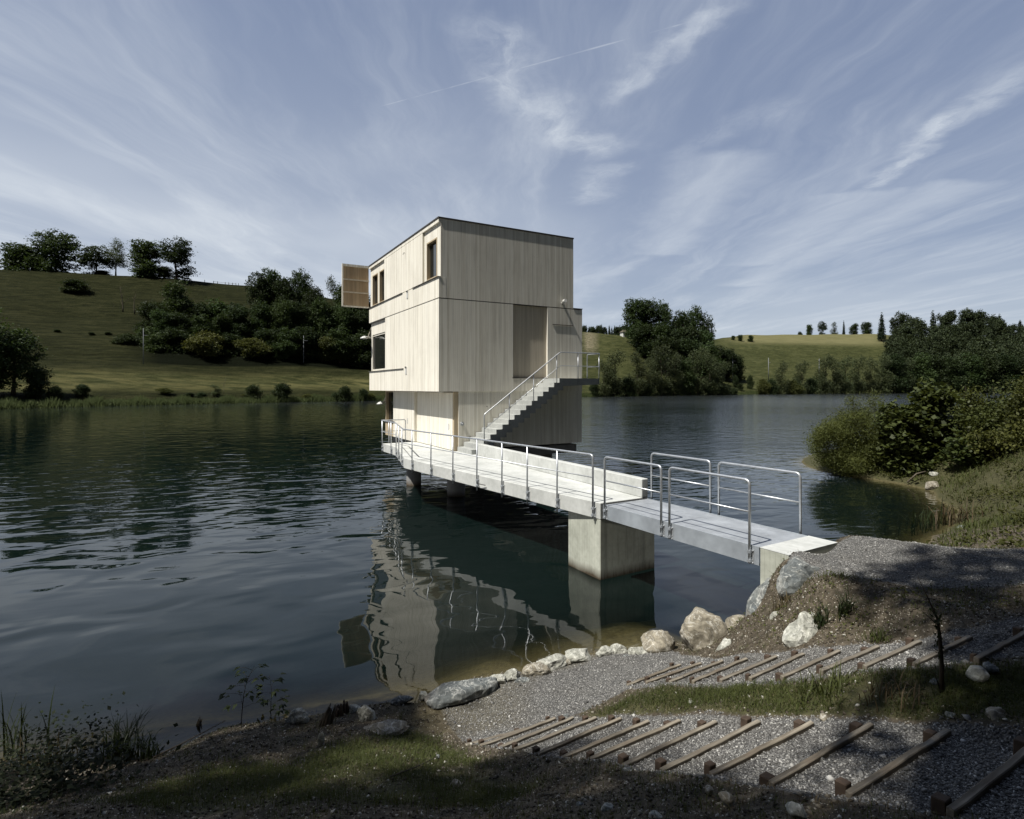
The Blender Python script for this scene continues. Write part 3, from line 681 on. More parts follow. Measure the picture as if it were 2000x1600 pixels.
# top-hung flaps propped open on the far wall, with their lamps
for (zt, px_, ln) in ((7.30, 0.12, 0.55), (3.85, 1.0, 0.5)):
    a = MB(); y_ = YM if zt > 5 else 9.05
    x_ = 0.1 if zt > 5 else 0.75
    a.hexa([(x_, y_, zt - 0.05), (x_ + 3.2, y_, zt - 0.05), (x_ + 3.2, y_ + 0.75, zt - 0.55), (x_, y_ + 0.75, zt - 0.55), (x_, y_, zt), (x_ + 3.2, y_, zt), (x_ + 3.2, y_ + 0.78, zt - 0.50), (x_, y_ + 0.78, zt - 0.50)])
    fl = a.build('flap', M['wood_door'], TW)
    b = MB(); b.tube([(x_ - 0.05, y_ - 0.1, zt - 0.55), (x_ - 0.42, y_ - 0.1, zt - 0.50)], 0.028, 10); b.tube([(x_ - 0.42, y_ - 0.1, zt - 0.50), (x_ - 0.42, y_ - 0.1, zt - 0.58), (x_ - 0.42, y_ - 0.1, zt - 0.63)], [0.05, 0.17, 0.18], 16)
    b.build('lamp', M['white_metal'], TW)
# lower storey
lw = MB()
lw.box(0.83, XL, 0.03, 0.25, 1.70, 3.943)                           # right end wall
lw.box(XL - 0.22, XL, 0.25, 8.9, 1.70, 3.943); lw.box(0.9, XL - 0.22, 8.68, 8.9, 1.70, 3.943)
lw.build('lower_wall', M['wood'], TW)
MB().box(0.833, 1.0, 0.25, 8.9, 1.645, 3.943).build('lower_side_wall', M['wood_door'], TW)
MB().box(0.64, 0.828, 0.17, 4.25, 1.665, 3.90).build('sliding_door', M['wood'], TW)
MB().box(0.52, 0.64, 4.22, 7.32, 1.665, 3.92).build('sliding_door', M['wood'], TW)
for a_ in ((0.655, 0.83, 0.06, 0.168, 1.66, 3.92), (0.54, 0.66, 4.252, 4.36, 1.655, 3.91)): MB().box(*a_).build('jamb', M['wood_jamb'], TW)
wl = MB(); wl.box(0.60, 0.83, 8.78, 8.90, 1.65, 3.94); wl.box(0.56, 0.83, 7.33, 8.78, 1.65, 2.42); wl.box(0.56, 0.83, 7.33, 8.78, 3.86, 3.94)
wfr = wl.build('window', M['wood_jamb'], TW); MB().box(0.74, 0.76, 7.33, 8.78, 2.42, 3.86).build('pane', M['glass'], wfr)
MB().box(0.47, 0.60, 7.1, 9.0, 2.40, 2.43).build('sill_rail', M['roofing'], TW)
for yy, xx in ((0.55, 0.64), (5.15, 0.52)):
    MB().box(xx - 0.018, xx - 0.003, yy - 0.05, yy + 0.05, 2.45, 2.68).build('lock_plate', M['white_metal'], TW, 0.004, 1)
dl = MB(); dl.tube([(0.40, 0.75, 3.942), (0.40, 0.75, 3.88)], 0.09, 16); dl.build('downlight', M['white_metal'], TW)
bs_ = MB(); bs_.box(0.95, XL - 0.22, 0.12, 8.8, 1.28, 1.63); bs_.build('base_slab', M['concrete_dark'], TW)
sd = MB(); sd.box(0.10, 0.83, 0.10, YM - 0.1, 3.95, 3.99)
# columns into the lake
def worldcol(name, x, y, r, par):
    return MB().tube([(x, y, -4), (x, y, 1.27)], r, 28).build(name, M['concrete_dark'], par)
for (lx, ly) in ((1.8, 7.9), (5.6, 1.3), (5.6, 7.9), (3.8, 4.6)):
    MB().tube([(lx, ly, -4), (lx, ly, 1.279)], 0.33, 24).build('column', M['concrete_dark'], TW)

# stair up to the middle door
GO, RI, X16, Z0, ZT = 0.2593, 0.1769, 4.66, 1.64, 4.47
def sx(i): return X16 - GO * (16 - i)
prof = [(sx(1), 1.62)]
for i in range(1, 17):
    prof.append((sx(i), Z0 + RI * i))
    prof.append(((sx(i + 1) if i < 16 else 6.62), Z0 + RI * i))
prof.append((6.62, ZT - 0.24)); prof.append((sx(16) + 0.42, ZT - 0.24))
for i in range(15, 1, -1):
    prof.append((sx(i) + 0.46 + GO, Z0 + RI * i - 0.16 - RI + RI)) if False else None
low = []
for i in range(16, 2, -1):                                            # sawtooth underside
    low.append((sx(i) + 0.42, Z0 + RI * (i - 1) - 0.13 + (0 if i < 16 else 0)))
    low.append((sx(i - 1) + 0.42, Z0 + RI * (i - 1) - 0.13))
low = [(sx(16) + 0.42, Z0 + RI * 15 - 0.13)]
for i in range(15, 2, -1):
    low.append((sx(i) + 0.42, Z0 + RI * i - 0.13)); low.append((sx(i) + 0.42, Z0 + RI * (i - 1) - 0.13))
low.append((sx(2) + 0.42, Z0 + RI * 2 - 0.13)); low.append((sx(2) + 0.42, 1.62))
prof = prof[:1 + 32] + [(6.62, ZT - 0.24)] + low
st = MB(); st.extrude_profile(prof, -1.27, -0.006)
stair = st.build('stair', M['concrete_stair'], TW)
# landing bracket under the platform
# stair railing
yo = -1.305
def hr(x): return 3.12 + (x - 1.27) * (ZT + 1.04 - 3.12) / (X16 - 1.27)
rl = MB(); rl.tube(bend([(1.27, yo, 2.0), (1.27, yo, 3.10), (X16, yo, ZT + 1.04), (6.66, yo, ZT + 1.04), (6.66, -0.42, ZT + 1.04), (6.66, -0.42, ZT + 0.02)], 0.08), 0.0215, 10)
rail = rl.build('stair_railing', M['steel'], TW)
mr = MB(); mr.tube(bend([(1.27, yo, 2.56), (X16, yo, ZT + 0.5), (6.66, yo, ZT + 0.5), (6.66, -0.42, ZT + 0.5)], 0.05), 0.013, 8); mr.build('middle_rail', M['steel'], rail)
for xx in (2.33, 3.41, 4.49, 5.53, 6.60):
    zb = Z0 + RI * min(16, (xx - X16) / GO + 16) - 0.22
    zt_ = hr(min(xx, X16))
    MB().tube([(xx, yo, zb), (xx, yo, zt_)], 0.0175, 8).build('post', M['steel'], rail)

# ------------------------------------------------------------------ concrete walkway from the tower to the pier
walk = empty('concrete_walkway'); tag(walk, 'white concrete walkway with low parapet leading to the timber tower', 'walkway')
lx2w = lambda x, y: (CO.x + .8719 * x - .4897 * y, CO.y + .4897 * x + .8719 * y)
A = (1.878, 11.92); B = (2.90, 12.52); K1 = (-3.74, 19.5); K2 = (-4.75, 23.03); K3 = (-5.70, 24.67)
E = (-0.90, 19.70)
wv = (.855, .518)
Bo = (B[0] + .19 * wv[0], B[1] + .19 * wv[1])
dv = ((E[0] - B[0]), (E[1] - B[1])); dl_ = math.hypot(*dv); dv = (dv[0] / dl_, dv[1] / dl_)
Pin = (B[0] + dv[0] * 9.0, B[1] + dv[1] * 9.0); Pout = (Pin[0] + .2 * wv[0], Pin[1] + .2 * wv[1])
K4 = (K3[0] + .8719 * 1.75, K3[1] + .4897 * 1.75)
plan = [A, Bo, Pout, lx2w(1.75, -1.25), lx2w(1.75, 0.028), lx2w(0.86, 0.028), lx2w(0.86, 4.9), K4, K3, K2, K1]
MB().prism(plan, 1.29, 1.64).build('slab', M['concrete'], walk, 0.012, 1)
Bi2 = B
MB().prism([B, Bo, Pout, Pin], 1.642, 2.05).build('parapet', M['concrete'], walk, 0.012, 1)
pg = (-.478, .878); pw = (.855, .518)
p0 = (A[0] + .0, A[1] + .003)
def off(p, a, b): return (p[0] + pg[0] * a + pw[0] * b, p[1] + pg[1] * a + pw[1] * b)
MB().prism([off(p0, 0.0, 0.0), off(p0, 0.0, 1.60), off(p0, 1.18, 1.60), off(p0, 1.18, -0.02)], -1.6, 1.287).build('pier', M['concrete_pier'], walk, 0.012, 1)
worldcol('column', -4.15, 23.7, 0.31, walk); worldcol('column', -2.12, 21.3, 0.34, walk)
# railing along the open edge
def edge_post_mb(x, y, out, base=1.22, top=2.655, r=0.021):
    m = MB(); m.tube([(x, y, base), (x, y, top)], r, 10)
    return m
def bracket(x, y, out, z, par, side):
    # plate on the slab edge, clamp lug and bolt heads
    m = MB(); t = Vector((side[0], side[1], 0)).normalized(); n = Vector((out[0], out[1], 0)).normalized()
    c = Vector((x, y, z))
    a = c - n * 0.036
    def pl(u0, u1, z0, z1, d0, d1):
        pts = []
        for zz in (z0, z1):
            for (u, d) in ((u0, d0), (u1, d0), (u1, d1), (u0, d1)):
                q = c + t * u + n * d; pts.append((q.x, q.y, c.z + zz))
        m.hexa(pts)
    pl(-0.055, 0.055, -0.11, 0.12, -0.045, -0.028)
    pl(-0.03, 0.03, -0.08, -0.04, -0.028, 0.025); pl(-0.03, 0.03, 0.06, 0.10, -0.028, 0.025)
    for u, zz in ((-0.04, -0.09), (0.04, -0.09), (0.04, 0.10), (-0.04, 0.10)):
        q = c + t * u - n * 0.03; m.tube([(q.x, q.y, c.z + zz), (q.x + n.x * 0.022, q.y + n.y * 0.022, c.z + zz)], 0.011, 6)
    return m.build('bracket', M['steel'], par)
e1 = Vector((A[0] - K1[0], A[1] - K1[1], 0)).normalized(); n1 = Vector((-abs(e1.y), -abs(e1.x), 0)).normalized()
n1 = Vector((e1.y, -e1.x, 0)); n1 = n1 if n1.x < 0 else -n1
def offset_pt(p, n, d): return (p[0] + n.x * d, p[1] + n.y * d)
e2 = Vector((K1[0] - K2[0], K1[1] - K2[1], 0)).normalized(); n2 = Vector((e2.y, -e2.x, 0)); n2 = n2 if n2.x < 0 else -n2
e3 = Vector((K2[0] - K3[0], K2[1] - K3[1], 0)).normalized(); n3 = Vector((e3.y, -e3.x, 0)); n3 = n3 if n3.x < 0 else -n3
OD = 0.046
ts = [0.176, 1.339, 2.459, 3.535, 4.742, 6.06, 7.43, 8.76]
mainp = [(A[0] - e1.x * t + n1.x * OD, A[1] - e1.y * t + n1.y * OD) for t in ts]
RH = 2.655
c1 = offset_pt(K1, (n1 + n2).normalized(), OD * 1.05); c2 = offset_pt(K2, (n2 + n3).normalized(), OD * 1.05)
c3 = (K3[0] + n3.x * OD - .4897 * .05, K3[1] + n3.y * OD + .8719 * .05)
c4 = (c3[0] + .8719 * 1.12, c3[1] + .4897 * 1.12)
rm = MB(); rm.tube(bend([(*mainp[0], 1.3), (*mainp[0], RH), (*c1, RH), (*c2, RH), (*c3, RH), (*c4, RH), (*c4, 1.6)], 0.09), 0.0225, 12)
wr = rm.build('railing', M['steel'], walk)
mm = MB(); mm.tube(bend([(*mainp[0], 2.17), (*c1, 2.17), (*c2, 2.17), (*c3, 2.17), (*c4, 2.17)], 0.05), 0.013, 8); mm.build('middle_rail', M['steel'], wr)
for i, p in enumerate(mainp):
    if i: edge_post_mb(*p, n1).build('post', M['steel'], wr)
    bracket(p[0], p[1], n1, 1.42, wr, e1)
for f in (0.13, 0.5, 0.86):
    p = (c1[0] + (c2[0] - c1[0]) * f, c1[1] + (c2[1] - c1[1]) * f); edge_post_mb(*p, n2).build('post', M['steel'], wr); bracket(p[0], p[1], n2, 1.42, wr, e2)
for f in (0.28, 0.92):
    p = (c2[0] + (c3[0] - c2[0]) * f, c2[1] + (c3[1] - c2[1]) * f); edge_post_mb(*p, n3).build('post', M['steel'], wr); bracket(p[0], p[1], n3, 1.42, wr, e3)
p = (c3[0] + .8719 * .35, c3[1] + .4897 * .35); edge_post_mb(*p, n3).build('post', M['steel'], wr)
# stray pipe stub under the edge
q = mainp[4]
stb = MB(); stb.tube([(q[0] + .03, q[1] - .02, 1.40), (q[0] + e1.x * .10 + n1.x * .05, q[1] + e1.y * .10 + n1.y * .05, 1.43), (q[0] + e1.x * .42, q[1] + e1.y * .42, 1.42)], 0.012, 8); stb.build('pipe_stub', M['black_metal'], walk)
anchor(walk, (0.5, 15.5, 1.29))

# ------------------------------------------------------------------ galvanised footbridge
fb = empty('metal_footbridge'); tag(fb, 'short galvanised steel footbridge between the concrete pier and the bank', 'footbridge')
G1 = Vector((1.905, 11.72, 0)); G2v = Vector((3.795, 8.61, 0)); gd = (G2v - G1); gl_ = gd.length; gd.normalize(); gw = Vector((-gd.y, gd.x, 0)); gw = gw if gw.x > 0 else -gw
def gp(s, w, z): q = G1 + gd * s + gw * w; return (q.x, q.y, z)
def gbox(mb, s0, s1, w0, w1, z0, z1):
    pts = []
    for z in (z0, z1):
        quad = [gp(s0, w0, z), gp(s1, w0, z), gp(s1, w1, z), gp(s0, w1, z)]; pts += quad
    mb.hexa(pts); return mb
W = 1.27
dk = MB(); gbox(dk, 0.0, gl_ / 2 - 0.003, 0.012, W - 0.012, 1.61, 1.64); gbox(dk, gl_ / 2 + 0.003, gl_, 0.012, W - 0.012, 1.61, 1.64)
dk.build('deck_plate', M['steel_deck'], fb, 0.003, 1)
for w0 in (0.0, W - 0.012):
    bm_ = MB(); gbox(bm_, 0.0, gl_, w0, w0 + 0.012, 1.36, 1.652); 
    gbox(bm_, 0.0, gl_, (w0 + 0.012) if w0 < 0.5 else w0 - 0.07, (w0 + 0.082) if w0 < 0.5 else w0, 1.36, 1.372)
    bm_.build('side_beam', M['steel_beam'], fb, 0.002, 1)
cr = MB()
for k in range(7): gbox(cr, 0.25 + k * 0.52, 0.31 + k * 0.52, 0.013, W - 0.013, 1.50, 1.607)
cr.build('cross_beam', M['steel_beam'], fb)
def panel(s0, s1, w, side):
    n = gw * (-1 if w < 0.5 else 1); o = (-0.035 if w < 0.5 else W + 0.035)
    r_ = MB(); r_.tube(bend([gp(s0, o, 1.37), gp(s0, o, 2.66), gp(s1, o, 2.66), gp(s1, o, 1.37)], 0.09, 6), 0.0225, 12)
    pr = r_.build('railing', M['steel'], fb)
    m_ = MB(); m_.tube([gp(s0, o, 2.17), gp(s1, o, 2.17)], 0.014, 8); m_.build('middle_rail', M['steel'], pr)
    for s in (s0, s1):
        q = gp(s, o, 1.47); bracket(q[0], q[1], n, 1.47, pr, gd)
for w in (0, 1):
    panel(0.09, 1.66, w, 0); panel(1.86, gl_ - 0.14, w, 0)
anchor(fb, gp(gl_ / 2, W / 2, 1.36))
# abutment
ab = MB()
a0 = G1 + gd * (gl_ + 0.02); 
def ap(s, w): q = a0 + gd * s + gw * w; return (q.x, q.y)
ab.prism([ap(0, -0.01), ap(0.47, -0.01), ap(0.47, 1.28), ap(0, 1.28)][::1], -1.2, 1.645)
abo = ab.build('abutment', M['concrete_pier'], None, 0.01, 1); 
tag(abo, 'pale board marked concrete abutment carrying the bank end of the footbridge', 'abutment')
cap = MB().prism([ap(-0.002, -0.012), ap(0.472, -0.012), ap(0.472, 1.282), ap(-0.002, 1.282)], 1.646, 1.653).build('top_face', M['concrete'], abo)


# ------------------------------------------------------------------ vegetation
def unit(v): return v / np.maximum(np.linalg.norm(v, axis=-1, keepdims=True), 1e-9)
def leaf_quads(C, size, r, up=0.35, outc=None, asp=0.6):
    """one bent diamond leaf (a quad) at each centre"""
    n = len(C)
    nrm = r.normal(size=(n, 3)); nrm[:, 2] = np.abs(nrm[:, 2]) + up
    if outc is not None: nrm += 0.8 * unit(C - outc)
    nrm = unit(nrm)
    t = unit(np.cross(nrm, r.normal(size=(n, 3)))); b = np.cross(nrm, t)
    s = (size * r.uniform(0.6, 1.3, (n, 1)))
    V = np.stack([C - t * s, C + b * s * asp - nrm * s * 0.15, C + t * s, C - b * s * asp - nrm * s * 0.15], 1)
    return V.reshape(-1, 3)
def quads_mesh(name, V):
    n = len(V) // 4
    return fast_mesh(name, V, np.arange(n * 4).reshape(-1, 4))
def lobe_points(lobes, nclump, nleaf, csize, r, shell=0.55):
    L = np.array(lobes, float); vol = (L[:, 3] * L[:, 4] * L[:, 5]) ** 0.75
    k = r.choice(len(L), nclump, p=vol / vol.sum())
    d = unit(r.normal(size=(nclump, 3))); rad = shell + (1 - shell) * r.uniform(0, 1, (nclump, 1)) ** 0.6
    rad *= r.uniform(0.85, 1.1, (nclump, 1))
    cc = L[k, :3] + d * rad * L[k, 3:6]
    cc = cc[cc[:, 2] > 0.02]
    m = len(cc)
    cs = csize * r.uniform(0.6, 1.5, (m, 1, 1))
    pts = cc[:, None, :] + r.normal(size=(m, nleaf, 3)) * cs * np.array([1, 1, 0.6])
    return pts.reshape(-1, 3), cc
def wood_mb(h, r0, limbs, r, lean=0.05, top=0.8):
    mb = MB(); pts = []
    ph = r.uniform(0, 6.28)
    for i in range(7):
        t = i / 6; pts.append(Vector((math.sin(t * 3 + ph) * lean * h * t, math.cos(t * 2.2 + ph) * lean * h * t, t * h * top)))
    mb.tube(pts, [r0 * (1 - 0.85 * (i / 6)) * (1.25 if i == 0 else 1) for i in range(7)], 7)
    for (hz, ang, ln, el) in limbs:
        i = hz / top * 6; a = pts[int(min(5, i))].lerp(pts[int(min(5, i)) + 1], i - int(min(5, i)))
        d = Vector((math.cos(ang) * math.cos(el), math.sin(ang) * math.cos(el), math.sin(el)))
        p1 = a + d * ln * h * 0.5 + Vector((0, 0, 0.01 * h)); p2 = a + d * ln * h + Vector((0, 0, 0.06 * h * ln * 4))
        rr = r0 * (1 - hz) * 0.5
        mb.tube([a, p1, p2], [rr, rr * 0.6, rr * 0.15], 5)
    return mb
PROTO = {}
def tree_proto(key, lobes, nclump, nleaf, leaf, csize, mt, h=1.0, r0=0.02, seed=1, nl=9, shell=0.5, asp=0.6, bark='bark', up=0.35, limb_lo=0.25, lean=0.03):
    r = np.random.default_rng(seed)
    pts, cc = lobe_points(lobes, nclump, nleaf, csize, r, shell)
    me = quads_mesh(key + '_crown', leaf_quads(pts, leaf, r, up, asp=asp)); me.materials.append(M[mt])
    limbs = [(limb_lo + (0.72 - limb_lo) * i / nl, r.uniform(0, 6.28), r.uniform(0.16, 0.3), r.uniform(0.3, 0.9)) for i in range(nl)]
    mb = wood_mb(h, r0, limbs, r, lean); bmesh.ops.recalc_face_normals(mb.bm, faces=mb.bm.faces)
    mt_ = bpy.data.meshes.new(key + '_trunk'); mb.bm.to_mesh(mt_); mb.bm.free(); mt_.materials.append(M[bark])
    PROTO[key] = (me, mt_)
def rl_lobes(seed, n, h0, h1, rmax, rl0, rl1, taper=0.5, flat=0.8):
    r = np.random.default_rng(seed); out = []
    for i in range(n):
        t = r.uniform(0, 1); z = h0 + (h1 - h0) * t
        prof = math.sin(math.pi * min(1, (t * (1 - taper) + taper * 0.6))) if taper < 1 else 1 - t
        a = r.uniform(0, 6.28); rr = rmax * prof * r.uniform(0.35, 1)
        s = r.uniform(rl0, rl1)
        out.append((rr * math.cos(a), rr * math.sin(a), z, s, s, s * flat))
    return out
# all prototypes are one unit high
tree_proto('oak', rl_lobes(11, 24, 0.20, 0.84, 0.20, 0.09, 0.15, 0.45, 1.15), 720, 16, 0.016, 0.030, 'leaf_tree', r0=0.022, seed=3)
tree_proto('oak_open', rl_lobes(23, 22, 0.20, 0.87, 0.23, 0.07, 0.12, 0.5, 1.1), 560, 14, 0.015, 0.024, 'leaf_dark', r0=0.022, seed=4, shell=0.6)
tree_proto('lime', rl_lobes(31, 24, 0.17, 0.86, 0.21, 0.09, 0.15, 0.55, 1.2), 700, 16, 0.015, 0.028, 'leaf_tree', r0=0.02, seed=5)
tree_proto('birch', [(0.0, 0.0, 0.9, .07, .07, .09), (.03, 0, .75, .13, .13, .14), (-.06, .03, .6, .16, .15, .15), (.08, -.02, .5, .15, .16, .16), (-.02, 0, .38, .17, .16, .14), (.1, .05, .33, .12, .12, .12), (-.12, -.03, .36, .1, .1, .12)], 520, 14, 0.012, 0.028, 'leaf_birch', r0=0.014, seed=6, shell=0.35, asp=0.4)
tree_proto('thicket', rl_lobes(41, 22, 0.12, 0.84, 0.22, 0.09, 0.16, 0.4, 1.2), 760, 15, 0.017, 0.032, 'leaf_dark', r0=0.018, seed=7)
tree_proto('thicket_b', rl_lobes(43, 20, 0.12, 0.84, 0.21, 0.10, 0.16, 0.4, 1.15), 700, 15, 0.018, 0.032, 'leaf_tree', r0=0.018, seed=8)
tree_proto('bushy', rl_lobes(51, 13, 0.16, 0.72, 0.42, 0.20, 0.30, 0.3, 0.8), 600, 15, 0.028, 0.05, 'leaf_olive', r0=0.02, seed=9, limb_lo=0.1)
tree_proto('bushy_dark', rl_lobes(53, 13, 0.12, 0.74, 0.42, 0.18, 0.28, 0.3, 0.85), 600, 15, 0.028, 0.05, 'leaf_dark', r0=0.02, seed=10, limb_lo=0.1)
tree_proto('conifer', [(0, 0, z, 0.015 + 0.16 * (1 - z) ** 0.9, 0.015 + 0.16 * (1 - z) ** 0.9, 0.035) for z in np.linspace(0.1, 0.98, 16)], 520, 12, 0.016, 0.018, 'leaf_conifer', r0=0.014, seed=11, shell=0.25)
tree_proto('alder', rl_lobes(61, 16, 0.10, 0.90, 0.20, 0.08, 0.14, 0.55, 1.2), 560, 13, 0.014, 0.028, 'leaf_alder', r0=0.014, seed=12, shell=0.4)
def put_tree(key, name, base, h, wf, label, cat='tree', group=None, rz=None, sink=0.0):
    cm, tm = PROTO[key]
    root = empty(name, base - Vector((0, 0, sink)), rng.uniform(0, 6.28) if rz is None else rz)
    root.scale = (h * wf, h * wf, h)
    tag(root, label, cat, group)
    c = bpy.data.objects.new('crown' if cat == 'tree' else 'foliage', cm); COL.objects.link(c); c.parent = root
    t = bpy.data.objects.new('trunk' if cat == 'tree' else 'stem', tm); COL.objects.link(t); t.parent = root
    return root
def far_tree(px, Y, top, width, key, name, label, cat='tree', group=None, natural=0.68, sink=0.0):
    b = HP(px, Y); zt = CZ - (top - HY) / F * Y; h = max(zt - b.z + sink, 1.0)
    W_ = width / F * Y
    if h < W_ * 1.15 and cat == 'tree': b = Vector((b.x, b.y, zt - W_ * 1.15)); h = W_ * 1.15; sink = 0.0
    wf = W_ / (h * natural)
    return put_tree(key, name, b, h, float(np.clip(wf, 0.5, 2.6)), label, cat, group, None, sink)
# the hilltop row on the left
far_tree(35, 262, 468, 100, 'oak', 'hilltop_tree', 'dark low round tree at the far left end of the hilltop row')
far_tree(70, 268, 480, 60, 'oak_open', 'hilltop_tree', 'small tree squeezed behind the two leftmost hilltop trees')
far_tree(108, 266, 449, 102, 'lime', 'hilltop_tree', 'tallest pointed broadleaf tree of the left pair on the hilltop')
far_tree(187, 268, 474, 76, 'oak_open', 'hilltop_tree', 'round tree with drooping edge left of the tall birch on the hilltop')
far_tree(226, 270, 461, 66, 'birch', 'hilltop_birch', 'slender airy birch on the hilltop ridge')
far_tree(282, 271, 463, 84, 'oak', 'hilltop_tree', 'bushy tree with dense drooping crown right of the hilltop birch')
far_tree(345, 272, 461, 84, 'oak_open', 'hilltop_oak', 'open crowned oak at the right end of the hilltop row against the sky')
far_tree(320, 274, 520, 40, 'bushy_dark', 'hilltop_bush', 'low bush at the foot of the open crowned hilltop oak', 'bush', natural=0.95)
far_tree(200, 270, 528, 40, 'bushy_dark', 'hilltop_bush', 'low bush under the birch on the ridge', 'bush', natural=0.95)
# bramble mound with dead branches on the slope
far_tree(152, 238, 545, 50, 'bushy_dark', 'bramble_mound', 'dark bramble mound with dead twigs alone on the grassy slope', 'bush', natural=0.95)
def bare_tree(name, base, h, label, seed, spread=0.25, n=14, r0=0.03, mt='bark_dead', lean=0.06):
    r = np.random.default_rng(seed)
    limbs = [(r.uniform(0.15, 0.78), r.uniform(0, 6.28), r.uniform(0.5, 1) * spread, r.uniform(0.4, 1.1)) for _ in range(n)]
    o = wood_mb(h, r0 * h, limbs, r, lean).build(name, M[mt]); o.location = base; tag(o, label, 'tree'); return o
for k, (px, Y, top, lab) in enumerate([(128, 238, 532, 'leafless dead tree sticking out left of the bramble mound'), (163, 240, 528, 'leafless dead tree leaning over the right of the bramble mound'),
        (222, 226, 590, 'short dead trunk left of the tall bare trunks above the thicket'), (240, 224, 548, 'tall bare dead trunk rising out of the thicket edge'), (263, 224, 560, 'straight bare trunk between the dead trunks and the big thicket tree')]):
    b = HP(px, Y); bare_tree('dead_tree', b, CZ - (top - HY) / F * Y - b.z, lab, 70 + k, 0.22, 12, 0.018)
# the dark thicket under the left hill
TH_BACK = [(262,212,642,52,'thicket'),(300,208,588,62,'thicket'),(343,214,548,74,'thicket_b'),(352,212,600,60,'thicket'),(385,216,590,62,'thicket'),(425,222,585,66,'thicket_b'),(462,226,592,56,'thicket'),
    (505,236,528,62,'oak_open'),(528,240,518,66,'oak'),(556,238,538,52,'thicket'),(592,244,528,54,'lime'),(612,240,560,50,'thicket'),(652,250,544,38,'alder'),(676,246,552,60,'thicket_b'),(708,252,572,70,'thicket'),(742,252,590,70,'thicket'),(640,236,590,60,'thicket')]
TH_BIG = {2: 'tall tree with round top standing at the left part of the dark thicket', 7: 'broad oak on the left of the tall group in the thicket', 8: 'tallest broad tree of the thicket group left of the tower', 10: 'pointed tree right of the tallest thicket tree', 12: 'slim tree with bright top just left of the open shutter'}
for i, (px, Y, top, w_, k) in enumerate(TH_BACK):
    if i in TH_BIG: far_tree(px, Y, top, w_, k, 'thicket_tree', TH_BIG[i])
    else: far_tree(px, Y, top, w_ * 1.15, k, 'thicket_tree', 'dark dense tree in the back rows of the hillside thicket', group='dark trees in the back rows of the thicket')
TH_FRONT = [(243,188,650,44,'thicket'),(268,190,655,44,'bushy_dark'),(302,188,650,48,'thicket_b'),(338,192,640,52,'thicket'),(372,194,650,48,'thicket'),(410,192,640,66,'bushy'),(448,200,650,48,'thicket'),(488,198,655,56,'bushy'),(524,206,640,54,'thicket'),(560,206,640,50,'thicket_b'),(596,212,636,52,'thicket'),(630,214,650,54,'bushy'),(664,218,640,56,'thicket_b'),(700,222,650,56,'thicket'),(736,226,640,60,'bushy_dark'),(770,232,640,60,'thicket')]
for i_, (px, Y) in enumerate([(p_ + rng.uniform(-6, 6), y_) for p_, y_ in [(250,198),(280,198),(316,200),(352,203),(392,206),(430,210),(468,213),(506,217),(545,220),(584,226),(622,230),(660,234),(700,240),(738,244)]]):
    far_tree(px, Y, np.interp(px, [240, 300, 340, 420, 500, 620, 700, 740], [668, 622, 600, 618, 590, 585, 602, 610]) + rng.uniform(-10, 10), 58, ['thicket', 'thicket_b', 'lime'][i_ % 3], 'thicket_tree', 'dark leafy tree in the middle rows of the hillside thicket', group='dark trees in the middle rows of the thicket')
FL = {5: 'bright olive bush in the front of the thicket, left one of two', 7: 'small rounded olive bush in front of the tall thicket group', 11: 'olive bush near the right pole at the front of the thicket'}
for i, (px, Y, top, w_, k) in enumerate(TH_FRONT):
    if i in FL: far_tree(px, Y, top, w_, k, 'thicket_bush', FL[i], 'bush', natural=0.95)
    else: far_tree(px, Y, top, w_ * 1.15, k, 'thicket_tree', 'dark leafy tree in the front row of the hillside thicket above the meadow', group='dark trees in the front row of the thicket', natural=0.6 if 'bushy' not in k else 0.95, sink=0.6)
# low scrub between thicket trees, dark trees and bushes of the left shore
for px, Y, top, w_ in ((110,190,662,34),(178,192,650,40),(212,195,668,34)):
    far_tree(px, Y, top, w_, 'bushy_dark', 'scrub', 'low dark scrub bush at the foot of the grassy slope', 'bush', 'scrub at the foot of the left slope', natural=0.95)
far_tree(26, 117, 636, 105, 'lime', 'shore_tree', 'big nearly black tree at the far left edge of the lake', natural=0.6)
far_tree(-40, 112, 600, 120, 'thicket_b', 'shore_tree', 'dark tree cut by the left edge of the picture')
far_tree(78, 119, 715, 52, 'bushy_dark', 'shore_bush', 'black bush at the right foot of the big left shore tree', 'bush', natural=0.95)
far_tree(108, 118, 752, 30, 'bushy_dark', 'shore_bush', 'low black bush at the waterline beside the left shore tree', 'bush', natural=0.95)
SB = [(160,125,749,29,'bushy_dark','round dark bush standing alone on the left shore'),(320,140,756,27,'bushy','reddish loose bush among reeds left of the bare sapling'),(370,142,768,24,'bushy_dark','low bush in the reeds between loose bush and bare sapling'),
 (394,142,766,22,'bushy_dark','small bush just left of the narrow shore shrub'),(421,146,752,20,'alder','narrow upright shrub beside the bare sapling'),(497,150,750,32,'bushy_dark','rounded dark shore bush right of the bare sapling'),(482,150,768,26,'bushy','small pale bush leaning on the rounded dark shore bush'),
 (552,154,746,38,'bushy_dark','largest dark round bush on the left shore meadow edge'),(598,160,768,22,'bushy','tiny bush in the reeds right of the largest shore bush'),(655,165,766,20,'bushy_dark','small bush left of the twin bush near the tower'),(674,165,752,30,'bushy_dark','round bush near the tower on the left shore'),(708,170,758,22,'bushy_dark','bush closest to the tower on the left shore'),(722,172,766,20,'bushy','low pale bush half hidden beside the tower')]
for px, Y, top, w_, k, lab in SB: far_tree(px, Y, top, w_, k, 'shore_bush', lab, 'bush', natural=0.95 if 'bushy' in k else 0.5)
b = HP(437, 150); bare_tree('bare_sapling', b, 5.6, 'thin leafless sapling between bushes on the left shore', 91, 0.3, 22, 0.007)
